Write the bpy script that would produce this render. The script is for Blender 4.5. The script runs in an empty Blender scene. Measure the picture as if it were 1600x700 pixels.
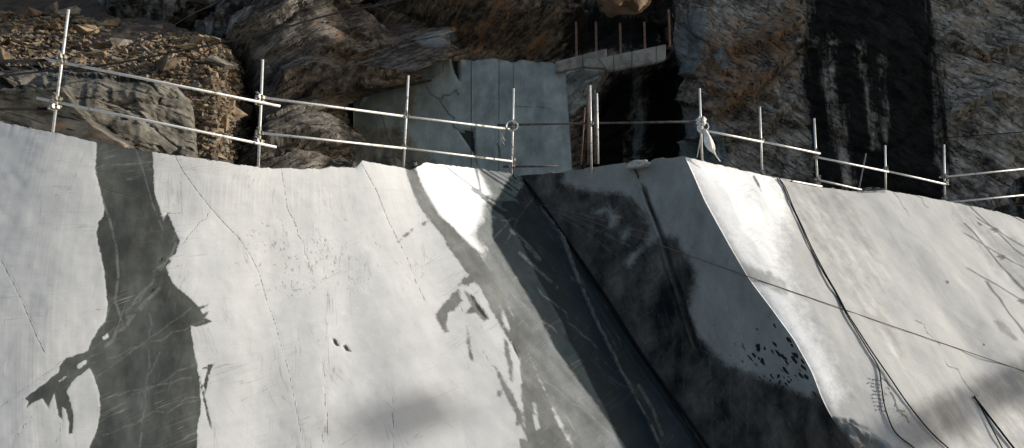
import bpy, bmesh, math, random
import numpy as np
from mathutils import Vector, Matrix

random.seed(7)
rng = np.random.default_rng(11)
scene = bpy.context.scene
R = math.radians

# ------------------------------------------------------------------ camera
PITCH = 14.0
CAMZ = 1.6
cam_data = bpy.data.cameras.new("camera")
cam_data.sensor_width = 36.0
cam_data.lens = 36.0
cam_data.clip_end = 3000
cam = bpy.data.objects.new("camera", cam_data)
cam.location = (0, 0, CAMZ)
cam.rotation_euler = (R(90 + PITCH), 0, 0)
scene.collection.objects.link(cam)
scene.camera = cam

# ------------------------------------------------------------------ sky and sun
SUN = Vector((0.94, 0.10, 0.335)).normalized()      # towards the sun: low, from the right
SUN_EL = math.asin(SUN.z)
world = bpy.data.worlds.new("World")
scene.world = world
world.use_nodes = True
wn = world.node_tree
bg = wn.nodes["Background"]
sky = wn.nodes.new("ShaderNodeTexSky")
sky.sky_type = 'NISHITA'
sky.sun_disc = False
sky.sun_elevation = SUN_EL
sky.sun_rotation = math.atan2(SUN.x, SUN.y)
sky.altitude = 800
sky.air_density = 0.9
sky.dust_density = 4.0
sky.ozone_density = 0.4
wn.links.new(sky.outputs[0], bg.inputs[0])
bg.inputs[1].default_value = 0.15
sun_data = bpy.data.lights.new("sun", 'SUN')
sun_data.energy = 4.7
sun_data.angle = R(0.5)
sun_data.color = (1.0, 0.965, 0.91)
sun = bpy.data.objects.new("sun", sun_data)
sun.rotation_euler = SUN.to_track_quat('Z', 'Y').to_euler()
sun.location = (60, 0, 40)
scene.collection.objects.link(sun)
vs = scene.view_settings
vs.view_transform = 'Standard'
vs.look = 'None'
vs.gamma = 1.0
vs.use_curve_mapping = False
vs.exposure = 0.32
scene.cycles.max_bounces = 6
scene.cycles.diffuse_bounces = 3

# ------------------------------------------------------------------ helpers: geometry
SP, CP = math.sin(R(PITCH)), math.cos(R(PITCH))
F = 1600.0
def ray(px, py):
    X = (np.asarray(px, float) - 800) / F
    Y = (350 - np.asarray(py, float)) / F
    return np.stack([X + 0 * Y, CP - Y * SP + 0 * X, SP + Y * CP + 0 * X], -1)
def pt(px, py, d):
    """survey point: sighting direction (read off the photograph) and distance -> world"""
    v = ray(px, py) * np.asarray(d, float)[..., None]
    v[..., 2] += CAMZ
    return v
def sight(P):
    """world point -> sighting direction, used to lay out stains, painted sun and shade on the stone"""
    x, y, z = P[..., 0], P[..., 1], P[..., 2] - CAMZ
    d = np.maximum(y * CP + z * SP, 0.2)
    v = -y * SP + z * CP
    return 800 + F * x / d, 350 - F * v / d, d

def hash3(ix, iy, iz, s):
    h = (ix.astype(np.int64) * 374761393 + iy.astype(np.int64) * 668265263 + iz.astype(np.int64) * 2147483647 + s * 974634777) & 0xFFFFFFFF
    h = ((h ^ (h >> 13)) * 1274126177) & 0xFFFFFFFF
    h = ((h ^ (h >> 16)) * 2246822519) & 0xFFFFFFFF
    return ((h ^ (h >> 15)) & 0xFFFFFF) / float(0xFFFFFF)
def vnoise(P, s=0):
    i = np.floor(P).astype(np.int64); f = P - i
    f = f * f * f * (f * (f * 6 - 15) + 10)
    out = 0
    for dx in (0, 1):
        for dy in (0, 1):
            for dz in (0, 1):
                w = (f[..., 0] if dx else 1 - f[..., 0]) * (f[..., 1] if dy else 1 - f[..., 1]) * (f[..., 2] if dz else 1 - f[..., 2])
                out = out + w * hash3(i[..., 0] + dx, i[..., 1] + dy, i[..., 2] + dz, s)
    return out * 2 - 1
def fbm(P, oct=4, s=0, gain=.5, ridged=False):
    a, t = 1.0, 0
    for o in range(oct):
        n = vnoise(P * (2.03 ** o) + 17.3 * o, s + o)
        t = t + a * ((1 - 2 * np.abs(n)) if ridged else n)
        a *= gain
    return t
def cells(P, s=0):
    """fractured-block field: per cell a random offset and a random tilt"""
    sh = P.shape[:-1]; Q = P.reshape(-1, 3)
    i = np.floor(Q).astype(np.int64)
    best = np.full(len(Q), 9e9); sec = np.full(len(Q), 9e9); val = np.zeros(len(Q)); tilt = np.zeros(len(Q))
    for dx in (-1, 0, 1):
        for dy in (-1, 0, 1):
            for dz in (-1, 0, 1):
                c = i + np.array([dx, dy, dz])
                j = np.stack([hash3(c[:, 0], c[:, 1], c[:, 2], s + k) for k in (1, 2, 3)], -1)
                D = Q - (c + j)
                dd = (D * D).sum(-1)
                m = dd < best
                sec = np.where(m, best, np.minimum(sec, dd))
                best = np.where(m, dd, best)
                v = hash3(c[:, 0], c[:, 1], c[:, 2], s + 7) * 2 - 1
                g = np.stack([hash3(c[:, 0], c[:, 1], c[:, 2], s + k) - .5 for k in (8, 9, 10)], -1)
                val = np.where(m, v, val)
                tilt = np.where(m, (g * D).sum(-1), tilt)
    return (val).reshape(sh), tilt.reshape(sh), (np.sqrt(sec) - np.sqrt(best)).reshape(sh)

def normals(P):
    a = np.gradient(P, axis=0); b = np.gradient(P, axis=1)
    n = np.cross(a, b)
    n /= np.linalg.norm(n, axis=-1, keepdims=True) + 1e-12
    return n

def sdf(px, py, poly):
    """signed distance to a closed outline, positive inside"""
    poly = np.array(poly, float)
    d = np.full(px.shape, 1e9); inside = np.zeros(px.shape, bool)
    n = len(poly)
    for k in range(n):
        x0, y0 = poly[k]; x1, y1 = poly[(k + 1) % n]
        ex, ey = x1 - x0, y1 - y0
        t = np.clip(((px - x0) * ex + (py - y0) * ey) / (ex * ex + ey * ey + 1e-9), 0, 1)
        d = np.minimum(d, (px - x0 - t * ex) ** 2 + (py - y0 - t * ey) ** 2)
        c = ((y0 > py) != (y1 > py)) & (px < ex * (py - y0) / (ey if abs(ey) > 1e-9 else 1e-9) + x0)
        inside ^= c
    d = np.sqrt(d)
    return np.where(inside, d, -d)
def union(px, py, polys):
    r = np.full(px.shape, -80.0)
    for p in polys: r = np.maximum(r, sdf(px, py, p))
    return np.clip(r, -80, 80)
def lines(px, py, ls):
    """distance to a set of polylines; a line may carry a width (w, [points])"""
    d = np.full(px.shape, 60.0)
    for l in ls:
        w = 0
        if isinstance(l[0], (int, float)): w, l = l
        for (x0, y0), (x1, y1) in zip(l[:-1], l[1:]):
            ex, ey = x1 - x0, y1 - y0
            t = np.clip(((px - x0) * ex + (py - y0) * ey) / (ex * ex + ey * ey + 1e-9), 0, 1)
            d = np.minimum(d, np.sqrt((px - x0 - t * ex) ** 2 + (py - y0 - t * ey) ** 2) - w)
    return d
def wiggle(a, b, n=7, amp=2.5, seed=0):
    r = np.random.default_rng(seed)
    out = []
    L = math.hypot(b[0] - a[0], b[1] - a[1]) + 1e-9
    nx, ny = -(b[1] - a[1]) / L, (b[0] - a[0]) / L
    for k in range(n + 1):
        t = k / n; o = r.normal() * amp * (0 if k in (0, n) else 1)
        out.append((a[0] + (b[0] - a[0]) * t + nx * o, a[1] + (b[1] - a[1]) * t + ny * o))
    return out

def link(o, parent=None):
    scene.collection.objects.link(o)
    if parent is not None: o.parent = parent
    return o
def tag(o, label=None, cat=None, group=None, kind=None):
    if label: o["label"] = label
    if cat: o["category"] = cat
    if group: o["group"] = group
    if kind: o["kind"] = kind
    return o
def empty(name, loc=(0, 0, 0)):
    o = bpy.data.objects.new(name, None)
    o.location = loc; o.empty_display_size = .2
    return link(o)
def raw_mesh(name, V, Q, mat, parent=None, smooth=True, attrs=None):
    V = np.asarray(V, np.float32).reshape(-1, 3); Q = np.asarray(Q, np.int32)
    me = bpy.data.meshes.new(name)
    me.vertices.add(len(V)); me.vertices.foreach_set("co", V.ravel())
    k = Q.shape[1]
    me.loops.add(Q.size); me.loops.foreach_set("vertex_index", Q.ravel())
    me.polygons.add(len(Q))
    me.polygons.foreach_set("loop_start", np.arange(0, Q.size, k, dtype=np.int32))
    me.polygons.foreach_set("use_smooth", np.full(len(Q), smooth))
    me.update(calc_edges=True); me.validate()
    for n, a in (attrs or {}).items():
        a = np.asarray(a, np.float32)
        if a.ndim >= 2 and a.shape[-1] == 3 and a.size == len(V) * 3:
            at = me.attributes.new(n, 'FLOAT_VECTOR', 'POINT'); at.data.foreach_set("vector", a.ravel())
        else:
            at = me.attributes.new(n, 'FLOAT', 'POINT'); at.data.foreach_set("value", a.ravel())
    me.materials.append(mat)
    return link(bpy.data.objects.new(name, me), parent)
def quads(h, w, off=0, flip=False):
    i = np.arange(h * w).reshape(h, w) + off
    q = np.stack([i[:-1, :-1], i[:-1, 1:], i[1:, 1:], i[1:, :-1]], -1).reshape(-1, 4)
    return q[:, ::-1] if flip else q
def sheet(name, P, mat, attrs=None, parent=None, smooth=True, flip=False):
    h, w = P.shape[:2]
    return raw_mesh(name, P, quads(h, w, 0, flip), mat, parent, smooth, attrs)
def bm_obj(name, bm, mat, parent=None, smooth=False):
    me = bpy.data.meshes.new(name); bm.to_mesh(me); bm.free()
    me.materials.append(mat)
    if smooth: me.polygons.foreach_set("use_smooth", np.full(len(me.polygons), True))
    return link(bpy.data.objects.new(name, me), parent)
def frame_of(d):
    d = Vector(d).normalized()
    u = d.cross(Vector((0, 0, 1)))
    if u.length < 1e-3: u = d.cross(Vector((0, 1, 0)))
    u.normalize()
    return d, u, d.cross(u)
def bm_tube(bm, pts, r, seg=10, hollow=0.0, cap=True):
    pts = [Vector(p) for p in pts]
    rings = []
    for k, p in enumerate(pts):
        a = pts[max(k - 1, 0)]; b = pts[min(k + 1, len(pts) - 1)]
        d, u, v = frame_of(b - a)
        rr = r[k] if isinstance(r, (list, tuple)) else r
        rings.append([bm.verts.new(p + (u * math.cos(t) + v * math.sin(t)) * rr) for t in [2 * math.pi * q / seg for q in range(seg)]])
    for A, B in zip(rings[:-1], rings[1:]):
        for q in range(seg):
            bm.faces.new((A[q], A[(q + 1) % seg], B[(q + 1) % seg], B[q]))
    for ring, p, sgn in ((rings[0], pts[0], 1), (rings[-1], pts[-1], -1)):
        if hollow and cap:
            d = (pts[1] - pts[0]).normalized() if sgn == 1 else (pts[-1] - pts[-2]).normalized() * -1
            inn = [bm.verts.new(p + (w.co - p) * hollow) for w in ring]
            deep = [bm.verts.new(p + (w.co - p) * hollow + d * r * 2.5) for w in ring] if not isinstance(r, (list, tuple)) else inn
            for q in range(seg):
                bm.faces.new((ring[q], inn[q], inn[(q + 1) % seg], ring[(q + 1) % seg]))
                if deep is not inn: bm.faces.new((inn[q], deep[q], deep[(q + 1) % seg], inn[(q + 1) % seg]))
            bm.faces.new(deep)
        elif cap:
            bm.faces.new(ring)
    bmesh.ops.recalc_face_normals(bm, faces=bm.faces[:])
def tube(name, pts, r, mat, parent=None, seg=10, hollow=0.0):
    bm = bmesh.new(); bm_tube(bm, pts, r, seg, hollow)
    o = bm_obj(name, bm, mat, parent, smooth=True)
    return o
def bm_box(bm, c, sx, sy, sz, M=None):
    vs_ = []
    for x in (-1, 1):
        for y in (-1, 1):
            for z in (-1, 1):
                p = Vector((x * sx / 2, y * sy / 2, z * sz / 2))
                if M is not None: p = M @ p
                vs_.append(bm.verts.new(p + Vector(c)))
    for f in ((0, 1, 3, 2), (4, 6, 7, 5), (0, 4, 5, 1), (2, 3, 7, 6), (0, 2, 6, 4), (1, 5, 7, 3)):
        bm.faces.new([vs_[k] for k in f])
def smooth1(a, n=9):
    k = np.hanning(n + 2)[1:-1]; k /= k.sum()
    return np.convolve(np.pad(a, (n // 2, n // 2), mode='edge'), k, 'valid')
def spline(pts, n):
    """Catmull-Rom through points"""
    p = np.array(pts, float); p = np.vstack([2 * p[0] - p[1], p, 2 * p[-1] - p[-2]])
    out = []
    for k in range(1, len(p) - 2):
        for t in np.linspace(0, 1, n, endpoint=False):
            a, b, c, d = p[k - 1], p[k], p[k + 1], p[k + 2]
            out.append(.5 * ((2 * b) + (-a + c) * t + (2 * a - 5 * b + 4 * c - d) * t ** 2 + (-a + 3 * b - 3 * c + d) * t ** 3))
    out.append(p[-2])
    return np.array(out)

# ------------------------------------------------------------------ helpers: materials
class NT:
    def __init__(self, name):
        self.m = bpy.data.materials.new(name); self.m.use_nodes = True
        self.t = self.m.node_tree; self.b = self.t.nodes["Principled BSDF"]
        self.obj = self.t.nodes.new("ShaderNodeTexCoord").outputs["Object"]
    def put(self, sock, v):
        if isinstance(v, bpy.types.NodeSocket): self.t.links.new(v, sock)
        elif v is not None:
            if isinstance(v, (tuple, list)) and len(v) == 3 and sock.type == 'RGBA': v = (*v, 1)
            sock.default_value = v
    def node(self, typ, ins=None, **props):
        n = self.t.nodes.new(typ)
        for k, v in props.items(): setattr(n, k, v)
        for k, v in (ins or {}).items(): self.put(n.inputs[k], v)
        return n
    def math(self, op, a, b=None, c=None, clamp=False):
        n = self.node("ShaderNodeMath", operation=op); n.use_clamp = clamp
        self.put(n.inputs[0], a)
        if b is not None: self.put(n.inputs[1], b)
        if c is not None: self.put(n.inputs[2], c)
        return n.outputs[0]
    def attr(self, name, vec=False):
        n = self.node("ShaderNodeAttribute", attribute_name=name)
        return n.outputs["Vector"] if vec else n.outputs["Fac"]
    def mapping(self, v, scale=(1, 1, 1), loc=(0, 0, 0), rot=(0, 0, 0)):
        if any(rot): v = self.node("ShaderNodeMapping", {"Vector": v, "Rotation": rot}).outputs[0]      # turn first, then stretch
        return self.node("ShaderNodeMapping", {"Vector": v, "Scale": scale, "Location": loc}).outputs[0]
    def noise(self, v=None, scale=1, detail=4, rough=.55, dist=0.0, color=False):
        n = self.node("ShaderNodeTexNoise", {"Vector": v or self.obj, "Scale": scale, "Detail": detail, "Roughness": rough, "Distortion": dist})
        return n.outputs[1 if color else 0]
    def voro(self, v=None, scale=1, feature='F1', out="Distance", rand=1.0):
        n = self.node("ShaderNodeTexVoronoi", {"Vector": v or self.obj, "Scale": scale, "Randomness": rand}, feature=feature)
        return n.outputs[out]
    def step(self, v, lo, hi, a=0.0, b=1.0):
        n = self.node("ShaderNodeMapRange", {"Value": v, "From Min": lo, "From Max": hi, "To Min": a, "To Max": b}, interpolation_type='SMOOTHSTEP')
        return n.outputs[0]
    def lin(self, v, lo, hi, a=0.0, b=1.0):
        return self.node("ShaderNodeMapRange", {"Value": v, "From Min": lo, "From Max": hi, "To Min": a, "To Max": b}).outputs[0]
    def mix(self, f, a, b, mode='MIX'):
        n = self.node("ShaderNodeMix", data_type='RGBA', blend_type=mode)
        self.put(n.inputs[0], f); self.put(n.inputs[6], a); self.put(n.inputs[7], b)
        return n.outputs[2]
    def scale(self, col, f):
        n = self.node("ShaderNodeVectorMath", {0: col}, operation='SCALE'); self.put(n.inputs[3], f)
        return n.outputs[0]
    def bump(self, h, strength=.3, dist=.02, prev=None):
        n = self.node("ShaderNodeBump", {"Height": h, "Strength": strength, "Distance": dist})
        if prev is not None: self.put(n.inputs["Normal"], prev)
        return n.outputs[0]
    def out(self, col=None, rough=None, normal=None, metal=None, spec=None):
        for k, v in (("Base Color", col), ("Roughness", rough), ("Normal", normal), ("Metallic", metal), ("Specular IOR Level", spec)):
            if v is not None: self.put(self.b.inputs[k], v)
        return self.m

def simple_mat(name, col, rough=.6, metal=0.0, var=.25, scale=6.0, col2=None, spec=.4, bump=0.0):
    g = NT(name)
    n = g.noise(scale=scale, detail=5)
    c = g.mix(g.step(n, .4, .65), col, col2 or tuple(x * (1 - var) for x in col))
    c = g.scale(c, g.lin(g.noise(scale=scale * 7, detail=3), .3, .7, .85, 1.15))
    return g.out(c, rough, g.bump(g.noise(scale=scale * 9), bump, .01) if bump else None, metal, spec)

def cut_stone(name, pale, mid, damp, wet, saw=(6.0, .35), pits=True, soft=(5, 1.6, 1.2), sunlit_dry=(.8, .8, .79), jag=1.0, mottle=.12, weave=.03, wvary=.45, hair=.3):
    """sawn stone: pale ground with painted sun and shade, damp and wet runs with outlines of their own, joints, veins and saw marks"""
    g = NT(name)
    sv = g.attr("face", True)
    big = g.noise(scale=.55, detail=3)
    streak = g.noise(g.mapping(sv, (saw[0], saw[1], 1)), 1.0, 4, .6)
    fine = g.noise(g.mapping(sv, (saw[0] * 6, saw[1] * 2.0, 1)), 1.0, 3, .6)
    cross = g.noise(g.mapping(sv, (.22, 5.0, 1), rot=(0, 0, .12)), 1.0, 5, .65)
    grain = g.noise(scale=38, detail=3, rough=.7)
    ragged = g.noise(scale=5.5, detail=6, rough=.68, dist=.3)
    hi = g.noise(g.mapping(sv, (9, 5, 1)), 2.2, 4, .7, .5)
    rag = g.math('MULTIPLY', g.math('ADD', g.math('MULTIPLY', g.math('SUBTRACT', ragged, .5), .8), g.math('MULTIPLY', g.math('SUBTRACT', hi, .5), .5)), jag)
    mot = g.noise(g.mapping(g.obj, (1.3, 1.3, .6)), 1.5, 7, .66)
    # dry ground
    c = g.scale(pale, g.lin(big, .3, .7, .95, 1.04))
    c = g.scale(c, g.lin(streak, .3, .7, .965, 1.035))
    c = g.scale(c, g.lin(cross, .35, .65, 1 - weave, 1 + weave))
    c = g.scale(c, g.math('ADD', 1.0, g.math('MULTIPLY', g.attr("dust"), g.lin(fine, .3, .7, -.17, .04))))
    def layer(c, name, col, jag, soft, streaky, vary=.25):
        a = g.math('ADD', g.attr(name), g.math('MULTIPLY', rag, jag))
        if streaky: a = g.math('ADD', a, g.math('MULTIPLY', g.math('SUBTRACT', streak, .5), streaky))
        m = g.step(a, -soft, soft)
        cc = g.scale(col, g.lin(streak, .3, .7, .86, 1.16))
        cc = g.scale(cc, g.lin(cross, .35, .65, 1 - weave * 3, 1 + weave * 3))
        cc = g.scale(cc, g.lin(big, .3, .7, .85, 1.15))
        cc = g.scale(cc, g.lin(mot, .32, .68, 1 - vary, 1 + vary))
        return g.mix(m, c, cc), m
    dm = g.step(g.math('ADD', g.attr("sunlit_dry"), g.math('MULTIPLY', rag, 22)), -6, 10)
    c = g.mix(dm, c, g.scale(sunlit_dry, g.lin(streak, .3, .7, .95, 1.03)))  # extra-pale tone puts the strongest sunlight into the stone colour
    c, m1 = layer(c, "mid", mid, 22, soft[0], 18)
    c, m2 = layer(c, "damp", damp, 12, soft[1] * 1.5, 8)
    c, m3 = layer(c, "wet", wet, 9, soft[2], 0, wvary)
    c, m4 = layer(c, "corner_shade", (.008, .0145, .0165), 8, 3, 8)  # near-black teal painted in to deepen the cast shadow in the corner
    # scratches across the saw marks, wet or dry
    for k, (rz, sc, th, amt) in enumerate(((.45, 2.3, .009, .24), (1.25, 1.6, .007, .2), (.55, 3.8, .010, .26))):
        v = g.noise(g.mapping(sv, (.07, 3.2, 1), (3.1 * k, 1.7, 0), (0, 0, rz)), sc, 3, .6)
        ln = g.step(g.math('ABSOLUTE', g.math('SUBTRACT', v, .52)), th, th * .2)
        ln = g.math('MULTIPLY', ln, g.step(g.noise(g.mapping(g.obj, (1, 1, 1), (k * 5.0, 0, 0)), 1.1, 3), .54, .68))
        ln = g.math('MULTIPLY', ln, g.math('SUBTRACT', 1.0, g.math('MULTIPLY', m4, .85)))
        c = g.mix(g.math('MULTIPLY', ln, amt), c, tuple(x * 1.1 for x in pale))
    for k, (rz, sc) in enumerate(((1.35, 1.3), (1.75, 1.9), (.35, 1.5))):
        v = g.noise(g.mapping(sv, (.10, 1.6, 1), (7.7 * k + 2, 4.1, 0), (0, 0, rz)), sc, 4, .65)
        ln = g.step(g.math('ABSOLUTE', g.math('SUBTRACT', v, .5)), .006, .0015)
        ln = g.math('MULTIPLY', ln, g.step(g.noise(g.mapping(g.obj, (1, 1, 1), (k * 9.0, 3, 0)), .8, 4), .50, .62))
        c = g.mix(g.math('MULTIPLY', ln, hair), c, (.11, .11, .095))
    # pale veins and scuffs over everything, broken up
    vm = g.math('MULTIPLY', g.math('SUBTRACT', 1.0, g.math("MULTIPLY", m4, .35)), g.step(g.math('ADD', g.attr("vein"), g.math('MULTIPLY', rag, 3)), 2.2, .1))
    vm = g.math('MULTIPLY', vm, g.step(ragged, .36, .56))
    c = g.mix(g.math('MULTIPLY', vm, .26), c, tuple(x * .72 for x in pale))
    # joints
    cr = g.step(g.math('ADD', g.attr("crack"), g.math('MULTIPLY', rag, 4.5)), 1.3, .1)
    crm = g.math('MULTIPLY', cr, g.math('MAXIMUM', g.lin(ragged, .36, .6, .3, .95), g.step(g.attr("crack"), -.1, -1.0)))
    c = g.mix(crm, c, (.05, .048, .038))
    # pitting
    h = None
    if pits:
        vor = g.noise(g.mapping(g.obj, (1.0, 1.0, .55)), 16, 3, .6, .4)
        pm = g.math('MULTIPLY', g.step(vor, .585, .62), g.step(g.math('MULTIPLY', g.noise(scale=2.6, detail=4, rough=.7), g.attr("pits")), .40, .50))
        c = g.mix(g.math('MULTIPLY', pm, .42), c, (.13, .125, .10))
        h = g.math('MULTIPLY', pm, -.6)
    # black spatter
    spv = g.mapping(sv, (1.0, .6, 1))
    vn = g.node("ShaderNodeTexVoronoi", {"Vector": g.node("ShaderNodeVectorMath", {0: spv, 1: g.scale(g.noise(scale=14, detail=3, color=True), .05)}, operation='ADD').outputs[0], "Scale": 13.0}, feature='F1')
    rad = g.math('POWER', g.node("ShaderNodeSeparateColor", {0: vn.outputs["Color"]}).outputs[0], 1.6)
    sm = g.step(g.math('SUBTRACT', g.math('MULTIPLY', g.math('MULTIPLY', g.attr("spatter"), .55), rad), vn.outputs["Distance"]), -.015, .02)
    sm = g.math('MULTIPLY', sm, g.step(g.attr("spatter"), .03, .2))
    c = g.mix(sm, c, (.012, .013, .014))
    hh = g.math('ADD', g.math('MULTIPLY', streak, .05), g.math('MULTIPLY', grain, .07))
    hh = g.math('SUBTRACT', hh, g.math('MULTIPLY', cr, .9))
    if h is not None: hh = g.math('ADD', hh, h)
    wet_or_shade = g.math('MAXIMUM', g.math('MAXIMUM', m3, m4), g.math('MULTIPLY', m2, .5))
    rough = g.lin(wet_or_shade, 0, 1, .78, .52)
    c = g.scale(c, g.lin(grain, .3, .7, .94, 1.06))
    c = g.scale(c, g.lin(mot, .3, .7, 1 - mottle, 1 + mottle))
    return g.out(c, rough, g.bump(hh, .35, .02), spec=.13)

def rock_mat(name, cols, folia=(1, 1, 1), rot=(0, 0, 0), scale=1.0, bump=1.0):
    """natural rock: bedded bands, iron stain, wet black runs, fine relief"""
    g = NT(name)
    v = g.mapping(g.obj, folia, rot=rot)
    warp = g.noise(g.obj, .7, 3, .55, color=True)
    n = g.node("ShaderNodeVectorMath", {0: v, 1: g.scale(warp, .5)}, operation='ADD').outputs[0]
    a = g.noise(n, .9 * scale, 6, .65)
    b = g.noise(g.node("ShaderNodeVectorMath", {0: g.obj, 1: g.scale(warp, .6)}, operation='ADD').outputs[0], 4.6 * scale, 6, .66)
    f = g.noise(g.mapping(n, (.5, .5, 2.0)), 2.4 * scale, 5, .6)
    t = g.math('ADD', g.math('MULTIPLY', a, .42), g.math('ADD', g.math('MULTIPLY', b, .42), g.math('MULTIPLY', f, .24)))
    rp = g.node("ShaderNodeValToRGB", {"Fac": t})
    el = rp.color_ramp.elements
    stops = [(.40, tuple(x * .22 for x in cols[0])), (.475, cols[0]), (.54, cols[1]), (.60, cols[2]), (.68, cols[3])]
    for k, (p_, c_) in enumerate(stops):
        e = el[k] if k < 2 else el.new(p_)
        e.position = p_; e.color = (*c_, 1)
    c = rp.outputs[0]
    iron = g.math('ADD', g.attr("iron"), g.math('MULTIPLY', g.math('SUBTRACT', g.math('ADD', a, f), 1.0), 2.6))
    irc = g.scale(g.mix(g.step(b, .42, .58), (.30, .135, .045), (.17, .10, .05)), g.lin(t, .42, .66, .25, 1.5))
    c = g.mix(g.math('MULTIPLY', g.step(iron, .3, 1.0), .72), c, irc)
    gm = g.step(g.math('ADD', g.attr("grey"), g.math('MULTIPLY', g.math('SUBTRACT', b, .5), 9)), -1, 2)
    c = g.mix(g.math('MULTIPLY', gm, .92), c, g.scale(g.mix(g.step(a, .4, .6), (.17, .20, .195), (.24, .25, .235)), g.lin(f, .3, .7, .8, 1.15)))
    # open foliation joints
    jn = g.noise(g.mapping(n, (.35, .35, 1.6)), 1.7 * scale, 3, .6)
    jo = g.math('MULTIPLY', g.step(g.math('ABSOLUTE', g.math('SUBTRACT', jn, .5)), .026, .006), g.step(b, .42, .55))
    c = g.mix(g.math('MULTIPLY', g.math('MULTIPLY', jo, .9), g.math('SUBTRACT', 1.0, gm)), c, (.008, .008, .007))
    fall = g.noise(g.mapping(g.obj, (3.2, 3.2, .3)), 1.0, 6, .7)
    bl = g.math('ADD', g.attr("black"), g.math('MULTIPLY', g.math('SUBTRACT', fall, .5), 95))
    bl = g.math('ADD', bl, g.math('MULTIPLY', g.math('SUBTRACT', b, .5), 24))
    bm_ = g.step(bl, -10, 12)
    c = g.mix(g.math('MULTIPLY', bm_, .96), c, (.004, .004, .0042))
    chip = g.node("ShaderNodeSeparateColor", {0: g.voro(n, 2.3 * scale, out="Color")}).outputs[0]
    chip2 = g.node("ShaderNodeSeparateColor", {0: g.voro(g.mapping(n, (1, 1, 1.4)), 6.5 * scale, out="Color")}).outputs[0]
    h = g.math('ADD', g.math('MULTIPLY', a, .7), g.math('MULTIPLY', b, .42))
    h = g.math('ADD', h, g.math('ADD', g.math('MULTIPLY', chip, .20), g.math('MULTIPLY', chip2, .12)))
    c = g.scale(c, g.math('ADD', g.lin(chip, 0, 1, .78, 1.06), g.lin(chip2, 0, 1, -.08, .2)))
    h = g.math('SUBTRACT', h, g.math('MULTIPLY', jo, .25))
    return g.out(c, .88, g.bump(h, bump, .15), spec=.12)

M = {}
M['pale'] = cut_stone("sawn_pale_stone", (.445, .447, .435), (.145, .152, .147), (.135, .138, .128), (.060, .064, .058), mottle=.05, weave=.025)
M['right'] = cut_stone("sawn_pale_stone_right", (.365, .365, .348), (.315, .315, .298), (.18, .18, .165), (.06, .065, .065), saw=(3.5, .12), sunlit_dry=(.68, .68, .665), mottle=.045, weave=.01, hair=.2)
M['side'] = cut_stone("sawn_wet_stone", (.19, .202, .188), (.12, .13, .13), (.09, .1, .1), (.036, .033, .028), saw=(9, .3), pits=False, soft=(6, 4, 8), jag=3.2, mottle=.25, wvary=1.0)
M['cliff'] = rock_mat("natural_cliff_rock", [(.045, .039, .033), (.105, .092, .076), (.17, .152, .127), (.28, .262, .23)], (1, 1, 2.6), (0, R(36), 0))
M['cliff_r'] = rock_mat("natural_cliff_rock_right", [(.10, .086, .068), (.25, .215, .172), (.37, .33, .27), (.50, .47, .41)], (.9, 1.2, 1.7), (0, R(-42), 0), 1.1)
M['ledge'] = rock_mat("weathered_ledge_rock", [(.055, .048, .038), (.10, .092, .073), (.14, .13, .108), (.21, .195, .165)], (1, 1, 1.7), (0, R(-12), 0), .8, .7)
M['slab'] = cut_stone("old_cut_face_stone", (.245, .275, .25), (.17, .15, .11), (.13, .15, .15), (.03, .03, .03), saw=(6, .3), pits=False, mottle=.4, jag=1.5)
M['floor'] = simple_mat("quarry_floor_dust", (.33, .33, .31), .95, scale=1.2, var=.35, bump=.4)
M['steel'] = simple_mat("galvanised_steel", (.62, .61, .57), .5, .35, scale=9, var=.35, bump=.1)
g_ = NT("galvanised_steel_worn")
c_ = g_.mix(g_.step(g_.noise(scale=7, detail=6, rough=.7), .56, .68), (.60, .59, .55), (.26, .20, .145))
c_ = g_.scale(c_, g_.lin(g_.noise(scale=40, detail=3), .3, .7, .8, 1.15))
M['steel'] = g_.out(c_, .52, g_.bump(g_.noise(scale=60), .15, .004), .3, .4)
M['clamp'] = simple_mat("dull_coupler_steel", (.34, .32, .27), .5, .5, scale=25, var=.6)
M['dark_tube'] = simple_mat("dark_rusty_tube", (.10, .085, .075), .6, .2, scale=9, var=.6)
M['rust'] = simple_mat("rusty_steel", (.17, .10, .07), .8, .1, scale=8, var=.5, bump=.2)
M['rubber'] = simple_mat("black_rubber", (.010, .010, .011), .9, scale=5, spec=.08)
M['concrete'] = simple_mat("old_concrete", (.20, .20, .185), .9, scale=3, var=.45, bump=.5)
M['wire'] = simple_mat("steel_wire", (.14, .115, .09), .5, .5, scale=12)
M['cloth'] = simple_mat("white_cloth", (.72, .70, .65), .9, scale=10, var=.25, bump=.3)
M['rope'] = simple_mat("pale_rope", (.55, .52, .46), .9, scale=30, var=.3)
M['ink'] = simple_mat("black_paint", (.03, .03, .03), .8)
M['red'] = simple_mat("red_paint", (.35, .03, .02), .8)
def stone_mat(name, c):
    return simple_mat(name, c, .9, scale=2.5, var=.5, bump=.5, spec=.2)
STONES = [stone_mat("rubble_tan", (.25, .185, .115)), stone_mat("rubble_brown", (.13, .10, .07)), stone_mat("rubble_grey", (.18, .16, .13)), stone_mat("rubble_rust", (.17, .105, .06))]

# ------------------------------------------------------------------ ground
G = np.stack(np.meshgrid(np.linspace(-400, 400, 81), np.linspace(-400, 400, 81)), -1)
G = np.concatenate([G, (.03 * fbm(np.concatenate([G, 0 * G[..., :1]], -1) * .3, 3) - .04)[..., None]], -1)
tag(sheet("ground", G, M['floor']), kind="structure")

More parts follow.
